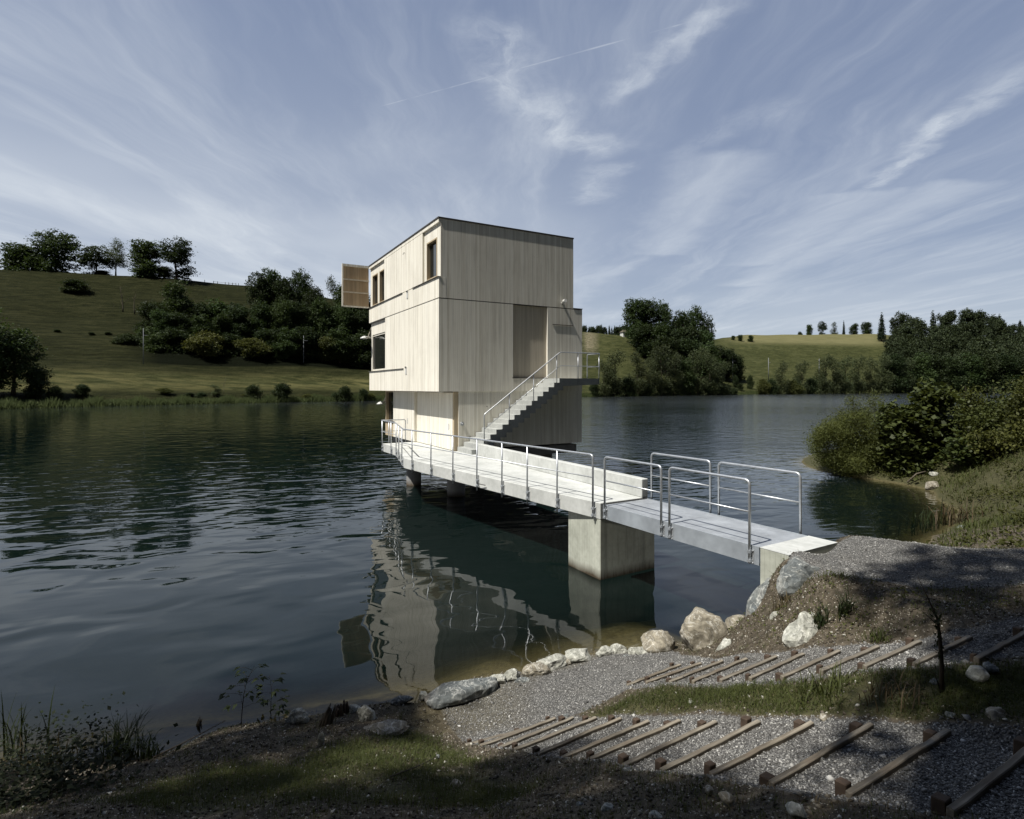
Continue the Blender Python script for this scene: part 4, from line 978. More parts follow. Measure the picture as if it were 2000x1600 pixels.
# right hill: the big clump, shore alders, field trees, skyline
RB = [(1238,398,577,62,'oak','tallest leftmost tree of the big clump on the right hill'),(1262,402,578,64,'oak','broad dark crown second from the left in the big hill clump'),(1296,404,588,58,'lime','middle tree of the big clump on the right hill'),(1330,402,600,48,'oak','short rounded crown just right of the clump centre'),(1352,404,598,48,'lime','rightmost but one tree of the big hill clump'),(1378,402,604,44,'oak_open','tree at the right end of the big hill clump')]
for px, Y, top, w_, k, lab in RB: far_tree(px, Y, top, w_, k, 'hill_tree', lab)
for px, Y, top, w_, k in [(1258,385,632,50,'thicket'),(1288,380,630,52,'thicket_b'),(1320,380,640,54,'thicket'),(1350,378,635,52,'thicket'),(1375,380,645,44,'thicket_b'),(1300,362,655,56,'thicket'),(1345,362,660,56,'thicket'),(1395,372,672,44,'thicket'),(1420,375,680,34,'thicket'),(1438,380,690,30,'bushy_dark'),(1385,350,670,54,'thicket_b')]:
    far_tree(px, Y, top, w_ * 1.1, k, 'hill_tree', 'dark undergrowth tree beneath the big clump on the right hill', group='undergrowth trees beneath the big clump', natural=0.6 if k != 'bushy_dark' else 0.95)
SHT = [(1180,252,706,32,'alder','alder closest to the stair landing on the far shore'),(1200,256,688,44,'alder','tall alder right of the stair landing on the far shore'),(1224,262,735,22,'bushy_dark','low bush between the alders right of the landing'),(1246,270,690,40,'alder','slim shore alder, second big one from the tower'),(1268,276,700,32,'alder','short shore alder in front of the hill clump'),
  (1292,282,676,46,'alder','tallest shore alder below the hill clump'),(1316,288,690,38,'alder','leaning shore alder below the middle of the hill clump'),(1340,292,700,36,'thicket_b','rounded shore tree below the hill clump'),(1362,298,682,44,'alder','broad alder near the right end of the first shore row'),(1388,304,690,42,'alder','alder in the right half of the first shore row'),(1410,308,708,34,'alder','last alder of the first shore row before the gap')]
for px, Y, top, w_, k, lab in SHT: far_tree(px, Y, top, w_, k, 'shore_alder', lab, natural=0.52)
for px, Y, top, w_, k in [(1160,250,746,22,'bushy_dark'),(1210,258,750,26,'bushy_dark'),(1262,272,748,28,'bushy_dark'),(1300,285,752,30,'bushy_dark'),(1330,290,748,30,'bushy_dark'),(1375,302,750,30,'bushy_dark'),(1400,306,752,26,'bushy_dark'),(1432,318,756,20,'bushy_dark'),(1235,266,756,22,'bushy_dark'),(1420,312,752,24,'bushy_dark')]:
    far_tree(px, Y, top, w_, k, 'shore_bush', 'low dark bush under the alders of the far right shore', 'bush', 'bushes under the far shore alders', natural=0.95)
for px, Y, top, w_, lab in [(1436,350,732,12,'small round bush left of the mast on the meadow gap'),(1466,352,732,14,'small round bush in the meadow gap below the mast'),(1447,338,748,12,'lower of the small bushes in the meadow gap')]:
    far_tree(px, Y, top, w_, 'bushy_dark', 'meadow_bush', lab, 'bush', natural=0.95)
SR = [(1492,340,735,22,'bushy'),(1526,342,708,30,'alder'),(1508,340,738,26,'bushy_dark'),(1548,346,738,30,'bushy'),(1566,352,708,30,'alder'),(1588,356,735,32,'bushy_dark'),(1612,362,696,34,'alder'),(1628,366,700,30,'alder'),(1650,372,698,36,'alder'),(1676,382,698,34,'alder'),(1698,388,700,34,'alder'),(1722,392,692,36,'alder'),(1746,398,690,42,'thicket'),(1768,402,700,40,'alder'),(1795,408,690,46,'thicket_b'),(1825,412,690,46,'thicket'),(1858,420,695,46,'thicket'),(1890,425,690,50,'thicket_b'),(1925,430,690,50,'thicket'),(1960,436,690,50,'thicket'),(1998,440,690,50,'thicket'),(2035,446,690,50,'thicket_b')]
for i, (px, Y, top, w_, k) in enumerate(SR):
    bu = 'bushy' in k
    far_tree(px, Y, top, w_, k, 'far_shore_bush' if bu else 'far_shore_tree', 'grey green bush in the thin row along the far right shore' if bu else 'upright green tree in the thin row along the far right shore', 'bush' if bu else 'tree', 'bushes of the thin far shore row' if bu else 'trees of the thin far shore row', natural=0.95 if bu else 0.52)
for px, Y, top, w_, lab in [(1432,560,655,9,'slim small tree, leftmost of three on the hay field'),(1446,560,653,13,'round small tree in the middle of three on the hay field'),(1466,560,654,13,'round small tree, right one of three on the hay field')]:
    far_tree(px, Y, top, w_, 'oak', 'field_tree', lab, natural=0.6)
for i, (px, top, w_, k, lab) in enumerate([(1580,632,18,'oak','first round tree on the hay field skyline from the left'),(1606,626,22,'oak_open','broad tree with open crown on the hay field skyline'),(1630,630,16,'alder','narrow tree on the hay field skyline'),(1648,626,14,'conifer','pointed spruce on the hay field skyline'),(1668,632,22,'lime','low skyline tree between the spruce and the wood'),(1692,627,26,'oak','dark tree joining the hay field skyline to the wood'),(1562,647,8,'bushy_dark','wind bent shrub at the left end of the skyline trees')]):
    far_tree(px, 650, top, w_, k, 'skyline_tree', lab)
for i, (px, top) in enumerate([(1722,610),(1880,611),(1912,615),(1938,617),(1952,613),(1992,625)]):
    far_tree(px, 600 + 5 * i, top, 17, 'conifer', 'wood_spruce', 'pointed spruce rising above the wooded hill', group='spruces rising above the wood', natural=0.34)
def merged_wood(name, items, label, leafm):
    Vs = []; r = np.random.default_rng(5)
    for (x, y, z, h, wf, key) in items:
        me_ = PROTO[key][0]; n = len(me_.vertices); v = np.empty(n * 3, np.float32); me_.vertices.foreach_get('co', v); v = v.reshape(-1, 4, 3)
        v = v[r.permutation(len(v))[: int(len(v) * 0.33)]]
        c = v.mean(1, keepdims=True); v = c + (v - c) * 1.7
        a = r.uniform(0, 6.28); Rm = np.array([[math.cos(a), -math.sin(a), 0], [math.sin(a), math.cos(a), 0], [0, 0, 1]])
        v = (v.reshape(-1, 3) @ Rm.T) * np.array([h * wf, h * wf, h]) + np.array([x, y, z]); Vs.append(v)
    o = link(name, quads_mesh(name, np.concatenate(Vs)), M[leafm]); tag(o, label, 'wood', kind='stuff'); return o
items = []; r_ = np.random.default_rng(77)
for px in np.arange(1742, 2160, 15):
    topl = np.interp(px, [1735, 1745, 1765, 1800, 1850, 1900, 1960, 2000, 2160], [640, 612, 606, 608, 609, 613, 617, 624, 630])
    for Y in (470, 505, 540, 575, 610):
        p = px + r_.uniform(-8, 8); yy = Y + r_.uniform(-14, 14)
        if p < 1735 + (610 - Y) * 0.0 + (0 if Y < 560 else 5): continue
        b = HP(p, yy); zt = CZ - (np.interp(Y, [470, 610], [672, topl]) + r_.uniform(-9, 14) - HY) / F * yy
        h = float(np.clip(zt - b.z, 12, 34)); items.append((b.x, b.y, b.z, h, r_.uniform(0.6, 1.0), r_.choice(['thicket', 'alder', 'lime', 'oak', 'thicket_b', 'conifer', 'lime'])))
merged_wood('hillside_wood', items, 'dense dark mixed wood covering the hill on the right', 'leaf_wood')
items = []
for px in np.arange(1135, 1236, 5.0):
    Y = 520 + r_.uniform(0, 30); z0 = CZ + (HY - 655) / F * Y; zt = CZ + (HY - np.interp(px, [1135, 1180, 1236], [634, 638, 634]) + r_.uniform(-4, 4)) / F * Y
    items.append(((px - CX) / F * Y, Y, z0 - 5, zt - z0 + 5, 0.9, r_.choice(['conifer', 'oak', 'conifer', 'thicket'])))
merged_wood('distant_wood', items, 'far dark line of wood on the horizon right of the tower', 'leaf_dark')
# reeds along the far shore
pr_ = []
r_ = np.random.default_rng(8)
def shore_xy(px): return np.interp(px, KPX, SHY)
n = 16000
px_ = r_.uniform(-60, 1480, n); Yr = shore_xy(px_) + r_.uniform(-0.5, 4.0, n) * (1 + (px_ > 1140) * 0.6)
cl_ = 0.55 + 0.45 * np.sin(px_ * 0.11) * np.sin(px_ * 0.037 + 1)
hr_ = (0.9 + 1.2 * cl_) * r_.uniform(0.6, 1.2, n)
X0 = (px_ - CX) / F * Yr; z0 = np.clip((Yr - shore_xy(px_)) * 0.06, 0, 1)
a_ = r_.uniform(0, 6.28, n); wd = r_.uniform(0.05, 0.13, n); lean_ = r_.normal(0, 0.25, (n, 2))
V = np.stack([np.stack([X0 - wd, Yr, z0], 1), np.stack([X0 + wd, Yr, z0], 1), np.stack([X0 + lean_[:, 0] * hr_ + wd * 0.6, Yr + lean_[:, 1], z0 + hr_ * 0.75], 1), np.stack([X0 + lean_[:, 0] * hr_ * 1.3, Yr + lean_[:, 1], z0 + hr_], 1)], 1).reshape(-1, 3)
tag(link('shore_reeds', quads_mesh('shore_reeds', V), M['reed']), 'low reeds and rank grass fringing the far shore', 'reeds', kind='stuff')
# catenary masts, ridge fence, little house
for px, Y, top, bot, lab in [(280, 172, 641, 697, 'pale pole in front of the thicket, left one'), (593, 207, 655, 712, 'pale pole with short arm in front of the thicket near the tower'), (1431, 372, 695, 730, 'pale pole at the left edge of the far meadow gap'), (1501, 392, 699, 735, 'pale pole in the middle of the far meadow'), (1600, 430, 701, 730, 'thin pole half hidden by the far shore trees')]:
    b = HP(px, Y); zt = CZ - (top - HY) / F * Y
    rt = empty('mast', b); tag(rt, lab, 'pole')
    r0 = 0.16 * Y / 200
    MB().tube([(0, 0, -0.5), (0, 0, zt - b.z)], [r0 * .75, r0 * 0.55], 8).build('pole', M['mast'], rt)
    MB().tube([(0, 0, (zt - b.z) * 0.80), (1.6, 0, (zt - b.z) * 0.80)], r0 * 0.3, 6).build('arm', M['mast'], rt)
fr_ = empty('ridge_fence', HP(430, 285)); tag(fr_, 'broken wooden post fence along the ridge left of the thicket', 'fence')
for px in (400, 417, 425, 440, 447, 454, 461, 466):
    b = HP(px, np.interp(px, [380, 500], [279, 289])) - fr_.location
    MB().tube([(b.x, b.y, b.z - 0.3), (b.x + rng.uniform(-.1, .1), b.y, b.z + 1.35)], 0.13, 6).build('fence_post', M['bark'], fr_)
b1_, b2_ = HP(417, 281) - fr_.location, HP(461, 286) - fr_.location
MB().tube([(b1_.x, b1_.y, b1_.z + 0.9), ((b1_.x + b2_.x) / 2, (b1_.y + b2_.y) / 2, (b1_.z + b2_.z) / 2 + 0.9), (b2_.x, b2_.y, b2_.z + 0.95)], 0.06, 5).build('fence_rail', M['bark'], fr_)
hb = HP(1219, 418); ho = empty('small_house', hb, 0.4); tag(ho, 'tiny white house with a hipped roof on the crest left of the big tree clump', 'house')
MB().box(-2.2, 2.2, -2, 2, -1, 3.0).build('wall', M['white_metal'], ho)
rm_ = MB(); vs_ = [rm_.bm.verts.new(p) for p in ((-2.8, -2.6, 3.0), (2.8, -2.6, 3.0), (2.8, 2.6, 3.0), (-2.8, 2.6, 3.0), (-0.5, 0, 5.0), (0.5, 0, 5.0))]
for f in ((0, 1, 5, 4), (1, 2, 5), (2, 3, 4, 5), (3, 0, 4), (3, 2, 1, 0)): rm_.bm.faces.new([vs_[i] for i in f])
rm_.build('roof', M['bark_dead'], ho)
MB().box(-0.5, 0.5, -2.03, -2.003, 0.2, 1.8).build('door', M['bark'], ho)
# road edge line across the left meadow
ln = MB(); P0 = None

# ------------------------------------------------------------------ timber steps of the two flights
ORD = ['lowest', 'second', 'third', 'fourth', 'fifth', 'sixth', 'seventh', 'eighth', 'ninth', 'tenth', 'eleventh', 'twelfth', 'thirteenth']
def timber_step(a, b, z, label, r, th_=0.040, hh=0.12, post=0.075):
    A_ = Vector(P(*a, z + 0.018)); B_ = Vector(P(*b, z + 0.022))
    d = (B_ - A_); L = d.length; ang = math.atan2(d.y, d.x)
    root = empty('timber_step', A_, ang); tag(root, label, 'step', 'timber steps of the shore path')
    tl = math.atan2(B_.z - A_.z, L)
    m_ = MB()
    n_ = 9; k = [r.uniform(-0.004, 0.004) for _ in range(n_ + 1)]; kz = [r.uniform(-0.004, 0.003) for _ in range(n_ + 1)]
    for i in range(n_ + 1):
        x = L * i / n_
        m_.bm.verts.new((x, -th_ / 2 + k[i], kz[i] + math.tan(tl) * x)); m_.bm.verts.new((x, th_ / 2 + k[i], kz[i] + math.tan(tl) * x))
        m_.bm.verts.new((x, th_ / 2 + k[i], -hh + math.tan(tl) * x)); m_.bm.verts.new((x, -th_ / 2 + k[i], -hh + math.tan(tl) * x))
    m_.bm.verts.ensure_lookup_table(); v = m_.bm.verts
    for i in range(n_):
        for q_ in range(4): m_.bm.faces.new([v[i * 4 + q_], v[i * 4 + (q_ + 1) % 4], v[i * 4 + 4 + (q_ + 1) % 4], v[i * 4 + 4 + q_]])
    m_.bm.faces.new([v[i] for i in (3, 2, 1, 0)]); m_.bm.faces.new([v[n_ * 4 + i] for i in (0, 1, 2, 3)])
    m_.build('plank', M['timber'], root, 0.005, 1)
    for x in (0.03 + r.uniform(0, .04), L - 0.08 - r.uniform(0, .05)):
        zt = math.tan(tl) * x + r.uniform(-0.01, 0.03)
        w_ = post * r.uniform(0.85, 1.1)
        pm = MB(); dx_, dy_ = r.uniform(-.012, .012), r.uniform(-.012, .012)
        y0_ = th_ / 2 + 0.003
        pm.hexa([(x - w_ / 2, y0_, -0.36), (x + w_ / 2, y0_, -0.36), (x + w_ / 2, y0_ + w_, -0.36), (x - w_ / 2, y0_ + w_, -0.36),
                 (x - w_ / 2 + dx_, y0_ + 0.002, zt), (x + w_ / 2 + dx_, y0_ + 0.002, zt), (x + w_ / 2 + dx_, y0_ + w_ + dy_, zt - 0.008), (x - w_ / 2 + dx_, y0_ + w_ + dy_, zt - 0.008)])
        pm.build('post', M['post'], root, 0.005, 1)
    return root
rs = random.Random(5)
for i, ((a, b), z) in enumerate(zip(LOW, LZ)):
    if i >= 10: lab = ['dark weathered timber step, third from the bottom right corner of the picture', 'timber step with a broken grey plank, second from the bottom right corner', 'large dark timber step at the bottom right corner of the picture'][i - 10]
    else: lab = 'lowest timber step of the lower flight, half sunk in the gravel beach' if i == 0 else '%s timber step of the lower flight counted up from the gravel beach' % ORD[i]
    timber_step(a, b, z, lab, rs, post=0.055 if i < 6 else 0.072)
for i, ((a, b), z) in enumerate(zip(UPP, UZ)):
    lab = 'lowest timber step of the upper flight beside the tan boulders' if i == 0 else '%s timber step of the upper flight counted from the boulders' % ORD[i]
    if i == 10: lab = 'last timber step of the upper flight at the right edge of the picture'
    timber_step(a, b, z, lab, rs, post=0.055)

# ------------------------------------------------------------------ rocks
def rock(label, px, py, z, size, mt, seed, rz=0.0, cuts=9, sub=4, sink=0.25, rough=0.16, cat='rock', name='rock', ys=None, group=None, base=None, tilt=0.0):
    r = random.Random(seed); bm = bmesh.new()
    bmesh.ops.create_icosphere(bm, subdivisions=sub, radius=1.0)
    off_ = Vector((r.uniform(0, 99), r.uniform(0, 99), r.uniform(0, 99)))
    pl = []
    for _ in range(cuts):
        n_ = Vector((r.gauss(0, 1), r.gauss(0, 1), r.gauss(0, 0.8))).normalized(); pl.append((n_, r.uniform(0.62, 0.86)))
    for v in bm.verts:
        p = v.co.copy()
        for n_, d_ in pl:
            k = p.dot(n_) - d_
            if k > 0: p -= n_ * k * 0.92
        q_ = v.co * 1.4 + off_
        p *= 1 + rough * mnoise.fractal(q_, 0.9, 2.1, 5) + rough * 0.35 * mnoise.noise(v.co * 5 + off_)
        v.co = p
    me_ = bpy.data.meshes.new(name)
    S = Matrix.Diagonal((*size, 1)); bm.transform(Matrix.Rotation(tilt, 4, 'Y') @ S)
    for f in bm.faces: f.smooth = sub >= 4 and cuts < 7
    bm.to_mesh(me_); bm.free()
    o = link(name, me_, M[mt]); 
    if base is None: base = G(px, py) if z is None else P(px, py, z)
    o.location = (base[0], base[1], base[2] + size[2] * (1 - 2 * sink) * 0.5)
    o.rotation_euler = (0, 0, rz); tag(o, label, cat, group); return o
# the boulders by the abutment (pixel = foot of the rock)
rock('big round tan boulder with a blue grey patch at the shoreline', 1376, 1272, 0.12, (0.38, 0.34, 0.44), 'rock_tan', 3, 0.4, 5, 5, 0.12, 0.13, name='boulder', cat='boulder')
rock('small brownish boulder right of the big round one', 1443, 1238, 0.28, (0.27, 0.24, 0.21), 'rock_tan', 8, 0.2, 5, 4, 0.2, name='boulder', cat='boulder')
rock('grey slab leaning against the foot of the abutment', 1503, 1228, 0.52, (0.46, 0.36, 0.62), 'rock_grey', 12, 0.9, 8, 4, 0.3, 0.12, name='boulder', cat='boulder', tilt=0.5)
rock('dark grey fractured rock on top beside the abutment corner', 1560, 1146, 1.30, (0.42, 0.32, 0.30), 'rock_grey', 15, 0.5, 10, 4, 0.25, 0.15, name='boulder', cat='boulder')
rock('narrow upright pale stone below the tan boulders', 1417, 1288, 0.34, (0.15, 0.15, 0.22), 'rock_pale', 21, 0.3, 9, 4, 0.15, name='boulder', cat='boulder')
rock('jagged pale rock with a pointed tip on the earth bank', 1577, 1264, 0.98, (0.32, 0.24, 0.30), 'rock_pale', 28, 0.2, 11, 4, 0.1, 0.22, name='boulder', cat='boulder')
rock('small sharp stone standing in the earth bank', 1517, 1212, 1.0, (0.09, 0.08, 0.09), 'rock_pale', 31, 0.2, 9, 3, 0.2)
rock('brown rock half buried under the upper flight end', 1432, 1300, 0.42, (0.10, 0.1, 0.06), 'rock_tan', 32, 0.2, 9, 3, 0.3)
rock('cone shaped tan rock at the right end of the shoreline row', 1283, 1265, 0.08, (0.28, 0.22, 0.20), 'rock_tan', 35, 0.1, 6, 4, 0.22)
SHR = [(1243,1275,.14,.10,.10,'rock_pale','flat pale stone left of the cone shaped rock'),(1207,1272,.11,.09,.10,'rock_pale','small upright pale stone in the shoreline row'),(1180,1275,.13,.11,.09,'rock_pale','squarish pale stone in the middle of the shoreline row'),
 (1128,1282,.22,.13,.09,'rock_pale','long low pale stone of the shoreline row'),(1078,1297,.20,.14,.12,'rock_pale','broad whitish stone next to the stained one'),(1047,1312,.17,.12,.10,'rock_tan','stained cream stone lying at the waterline'),(1000,1322,.12,.09,.09,'rock_pale','pale block like stone near the waterline'),
 (972,1328,.10,.08,.08,'rock_pale','small pale stone beside the block like one'),(1020,1327,.09,.06,.04,'rock_grey','flat grey stone between pale shoreline stones'),(1100,1290,.12,.09,.06,'rock_tan','tan stone wedged between the two long pale stones'),(1222,1284,.08,.07,.05,'rock_grey','small grey stone under the shoreline row')]
for i, (px, py, a, b_, c, mt_, lab) in enumerate(SHR): rock(lab, px, py + 4, 0.03, (a * 1.28, b_ * 1.2, c * 1.15), mt_, 50 + i, rs.uniform(-.3, .9), 9, 4, 0.28, 0.14)
rock('large bluish grey boulder at the left end of the gravel beach', 905, 1358, 0.02, (0.52, 0.22, 0.17), 'rock_grey', 44, 0.55, 5, 5, 0.25, 0.12, name='boulder', cat='boulder')
rock('pale angular stone at the waterline left of the rotten stump', 580, 1410, 0.04, (0.14, 0.10, 0.12), 'rock_pale', 61, 0.3, 9, 4, 0.2)
rock('thin upright white shard on the left bank', 627, 1455, None, (0.04, 0.03, 0.09), 'rock_pale', 62, 0.3, 9, 3, 0.1)
rock('pale pointed rock leaning right of the rotten stump', 716, 1412, None, (0.12, 0.08, 0.16), 'rock_pale', 63, 0.9, 10, 4, 0.1, 0.2, tilt=-0.4)
rock('whitish crusted stone behind the rotten stump', 690, 1392, 0.05, (0.09, 0.08, 0.09), 'rock_pale', 64, 0.3, 9, 3, 0.2)
rock('low wide earth stained rock right of the stump', 745, 1432, None, (0.30, 0.17, 0.07), 'rock_tan', 65, 0.5, 7, 4, 0.3)
rock('flat pale rock near the tip of the left bank', 785, 1370, 0.03, (0.16, 0.08, 0.05), 'rock_grey', 66, 0.3, 9, 3, 0.2)
rock('small pale stone on the tip of the left bank', 828, 1362, 0.03, (0.08, 0.06, 0.06), 'rock_pale', 67, 0.3, 9, 3, 0.2)
CB = [(1418,1562,.05,'smooth tan cobble beside the third timber step'),(1186,1584,.05,'rounded grey cobble at the bottom edge in shade'),(1133,1576,.035,'flat whitish cobble left of the rounded grey one'),(890,1535,.055,'pale cobble in the grass at the bottom centre'),(1280,1600,.05,'cobble half cut by the bottom edge'),(1225,1512,.05,'reddish broken stone at a low step end'),(1385,1548,.04,'small pale stone near the tan cobble'),
 (1555,1590,.06,'pointed pale stone at the bottom edge near the steps'),(855,1480,.03,'pale chip at the edge of the beach'),(705,1490,.035,'flat pale chip on the left bank'),(1907,1322,.10,'white stone at the right above the grass strip'),(1935,1310,.06,'small stone beside the white one at the right'),(1610,1405,.05,'stone at a step end in the grass'),(1860,1405,.06,'stone behind the broken plank'),(1105,1400,.04,'white stone by the top of a lower step'),(1950,1405,.09,'upright stone at the right edge of the lower flight'),(1350,1375,.04,'pale stone lying in the grass strip'),(1830,1340,.05,'pale stone at the foot of the thin sapling'),(1820,952,.35,'rounded rock at the water of the far right bank'),(1824,928,.20,'pale flat stone on the far right bank'),(1880,1035,.16,'pale stone on the near bay shore')]
for i, (px, py, a, lab) in enumerate(CB): rock(lab, px, py, None, (a, a * 0.8, a * 0.62), ['rock_tan', 'rock_pale', 'rock_grey'][i % 3], 90 + i, rs.uniform(0, 3), 4 if i % 2 else 8, 4 if i % 2 else 3, 0.2, 0.1, name='stone', cat='stone')

# rotten stump and driftwood
def stump(px, py, h, r0, label, seed, lean=(0.0, 0.0)):
    b = Vector(G(px, py)); r = random.Random(seed); m_ = MB()
    for k in range(9):
        a = 2 * math.pi * k / 9; rr = r0 * r.uniform(0.6, 1); hh = h * r.uniform(0.45, 1)
        x, y = math.cos(a) * rr, math.sin(a) * rr
        m_.tube([(x, y, -0.1), (x * 0.9 + lean[0] * hh, y * 0.9 + lean[1] * hh, hh * 0.6), (x * 0.8 + lean[0] * hh * 1.6, y * 0.8, hh)], [r0 * 0.42, r0 * 0.3, r0 * r.uniform(0.05, 0.2)], 6)
    o = m_.build('tree_stump', M['bark_dead'] if seed % 2 else M['post']); o.location = b; tag(o, label, 'stump'); return o
stump(632, 1418, 0.26, 0.07, 'rotten split grey stump at the waterline of the left bank', 5, (0.25, 0))
stump(668, 1400, 0.20, 0.08, 'reddish rotten stump between pale rocks', 6)
stump(383, 1432, 0.22, 0.035, 'dark broken stump with splinters left of the seedlings', 7, (0.2, 0))
def stick(label, pts, r0, name='stick'):
    m_ = MB(); m_.tube(pts, [r0 * (1 - 0.6 * i / (len(pts) - 1)) for i in range(len(pts))], 6); o = m_.build(name, M['bark_dead']); tag(o, label, 'stick'); return o
def gp_(px, py, dz=0.02): q_ = G(px, py); return (q_[0], q_[1], gz(q_[0], q_[1]) + dz)
stick('long bare stick lying across the left bank', [gp_(300, 1478), gp_(350, 1462, .06), gp_(400, 1440, .05), gp_(440, 1425, .08)], 0.010)
stick('thin twig lying on the lit part of the left bank', [gp_(430, 1500), gp_(470, 1490, .04), gp_(520, 1465, .02)], 0.006)
stick('dark branch lying in the shade of the left bank', [gp_(760, 1530), gp_(810, 1510, .04), gp_(870, 1470, .03)], 0.008)
stick('forked driftwood by the rounded rock on the right bank', [gp_(1772, 948, .1), gp_(1790, 942, .35), gp_(1808, 935, .3)], 0.04, 'driftwood')

# ------------------------------------------------------------------ shrubs on the right bank
def shrub(name, base, lobes, n, nl, leaf, cs, mt, seed, label, shell=0.6, stems=14, asp=0.6, up=0.35, cat='shrub', stem_r=0.022, stem_h=0.95):
    r = np.random.default_rng(seed); big = list(lobes)
    for _ in range(9 * len(big)):                                     # sprays and shoots that break the outline
        l = big[r.integers(len(big))]; d_ = r.normal(size=3); d_[2] = abs(d_[2]) * 0.9; d_ /= np.linalg.norm(d_); k_ = r.uniform(0.85, 1.12)
        q_ = r.uniform(.16, .36); lobes = list(lobes) + [(l[0] + d_[0] * l[3] * k_, l[1] + d_[1] * l[4] * k_, max(.15, l[2] + d_[2] * l[5] * k_), q_, q_, q_ * r.uniform(.7, 1.9))]
    lobes = [(l[0], l[1], l[2], l[3] * .86, l[4] * .86, l[5] * .86) if i_ < len(big) else l for i_, l in enumerate(lobes)]
    pts, cc = lobe_points(lobes, n, nl, cs, r, shell)
    root = empty(name, base); tag(root, label, cat)
    me_ = quads_mesh('foliage', leaf_quads(pts, leaf, r, up, asp=asp)); link('foliage', me_, M[mt], root)
    sm = MB(); Lb = np.array(lobes)
    for k in range(stems):
        l = Lb[r.integers(len(Lb))]; tx, ty, tz = l[0] + r.normal(0, l[3] * .3), l[1] + r.normal(0, l[4] * .3), l[2] + l[5] * stem_h * r.uniform(.3, 1)
        bx, by = l[0] * 0.3 + r.normal(0, .15), l[1] * 0.3 + r.normal(0, .15)
        sm.tube([(bx, by, -0.2), (bx * .5 + tx * .5 + r.normal(0, .1), by * .5 + ty * .5, tz * .5), (tx, ty, tz)], [stem_r, stem_r * .6, stem_r * .2], 5)
    sm.build('stem', M['bark'], root)
    return root
shrub('willow_shrub', D(1686, 925, 26.5), [(-1.4, 0, 1.3, 1.15, 1.2, 1.3), (-0.2, 0, 1.7, 1.3, 1.4, 1.6), (-0.9, -.4, 0.6, 1.3, 1.1, .75), (0.6, -.3, 1.0, 1.1, 1.1, 1.1)], 3600, 16, 0.06, 0.16, 'leaf_willow', 101, 'fine leaved rounded willow shrub overhanging the bay, leftmost on the right bank', asp=0.22)
shrub('broadleaf_shrub', D(1788, 945, 25.0), [(-0.4, 0, 1.6, 1.1, 1.2, 1.5), (0.5, 0, 2.4, 0.9, 1.1, 1.4), (0.9, 0, 1.3, 1.1, 1.2, 1.2), (0.4, -.4, 3.4, .35, .35, .75), (-0.9, -.2, 2.6, .5, .5, .8), (-.1, -.5, .7, 1.3, 1, .6)], 900, 12, 0.115, 0.20, 'leaf_shrub', 102, 'tall shrub with round leaves and a leafy top shoot beside the willow', asp=0.8, up=0.8)
shrub('olive_shrub', D(1850, 930, 27.0), [(-.3, 0, 1.8, 1.4, 1.2, 1.5), (1.2, 0, 2.2, 1.3, 1.3, 1.5), (0.3, -.3, 1.1, 1.6, 1.1, 1.0), (1.9, 0, 1.6, 1.1, 1.1, 1.3), (.9, 0, 3.1, .5, .5, .8)], 1500, 14, 0.07, 0.18, 'leaf_olive', 103, 'olive green shrub right of the round leaved one', asp=0.5)
shrub('dark_shrub', D(1950, 900, 26.0), [(-.6, 0, 1.5, 1.5, 1.4, 1.3), (1.0, 0, 2.0, 1.6, 1.5, 1.4), (0, -.3, .9, 1.7, 1.2, .9), (2.2, 0, 1.8, 1.6, 1.4, 1.7)], 1700, 14, 0.075, 0.2, 'leaf_shrub', 104, 'tall dark green shrub at the right edge above the grassy bank', asp=0.6)
shrub('dark_shrub', D(2080, 890, 23.0), [(-.6, 0, 1.7, 1.6, 1.5, 1.5), (1.0, 0, 2.4, 1.8, 1.5, 1.7), (-.4, -.3, 1.0, 1.6, 1.2, 1.0)], 1300, 14, 0.08, 0.2, 'leaf_olive', 105, 'shrub cut by the right edge of the picture', asp=0.5)
shrub('low_shrub', D(1895, 915, 22.5), [(-.3, 0, .55, .55, .5, .55), (.5, 0, .5, .5, .5, .45)], 200, 12, 0.08, 0.14, 'leaf_shrub', 106, 'low leafy bush on the bank below the olive shrub', asp=0.75, up=0.8, stem_r=0.012)
shrub('low_shrub', D(1960, 890, 22.0), [(-.5, 0, .4, .6, .5, .45), (.6, 0, .5, .7, .5, .4)], 200, 12, 0.07, 0.14, 'leaf_olive', 107, 'low bush in the grass under the tall dark shrub', asp=0.6, stem_r=0.012)

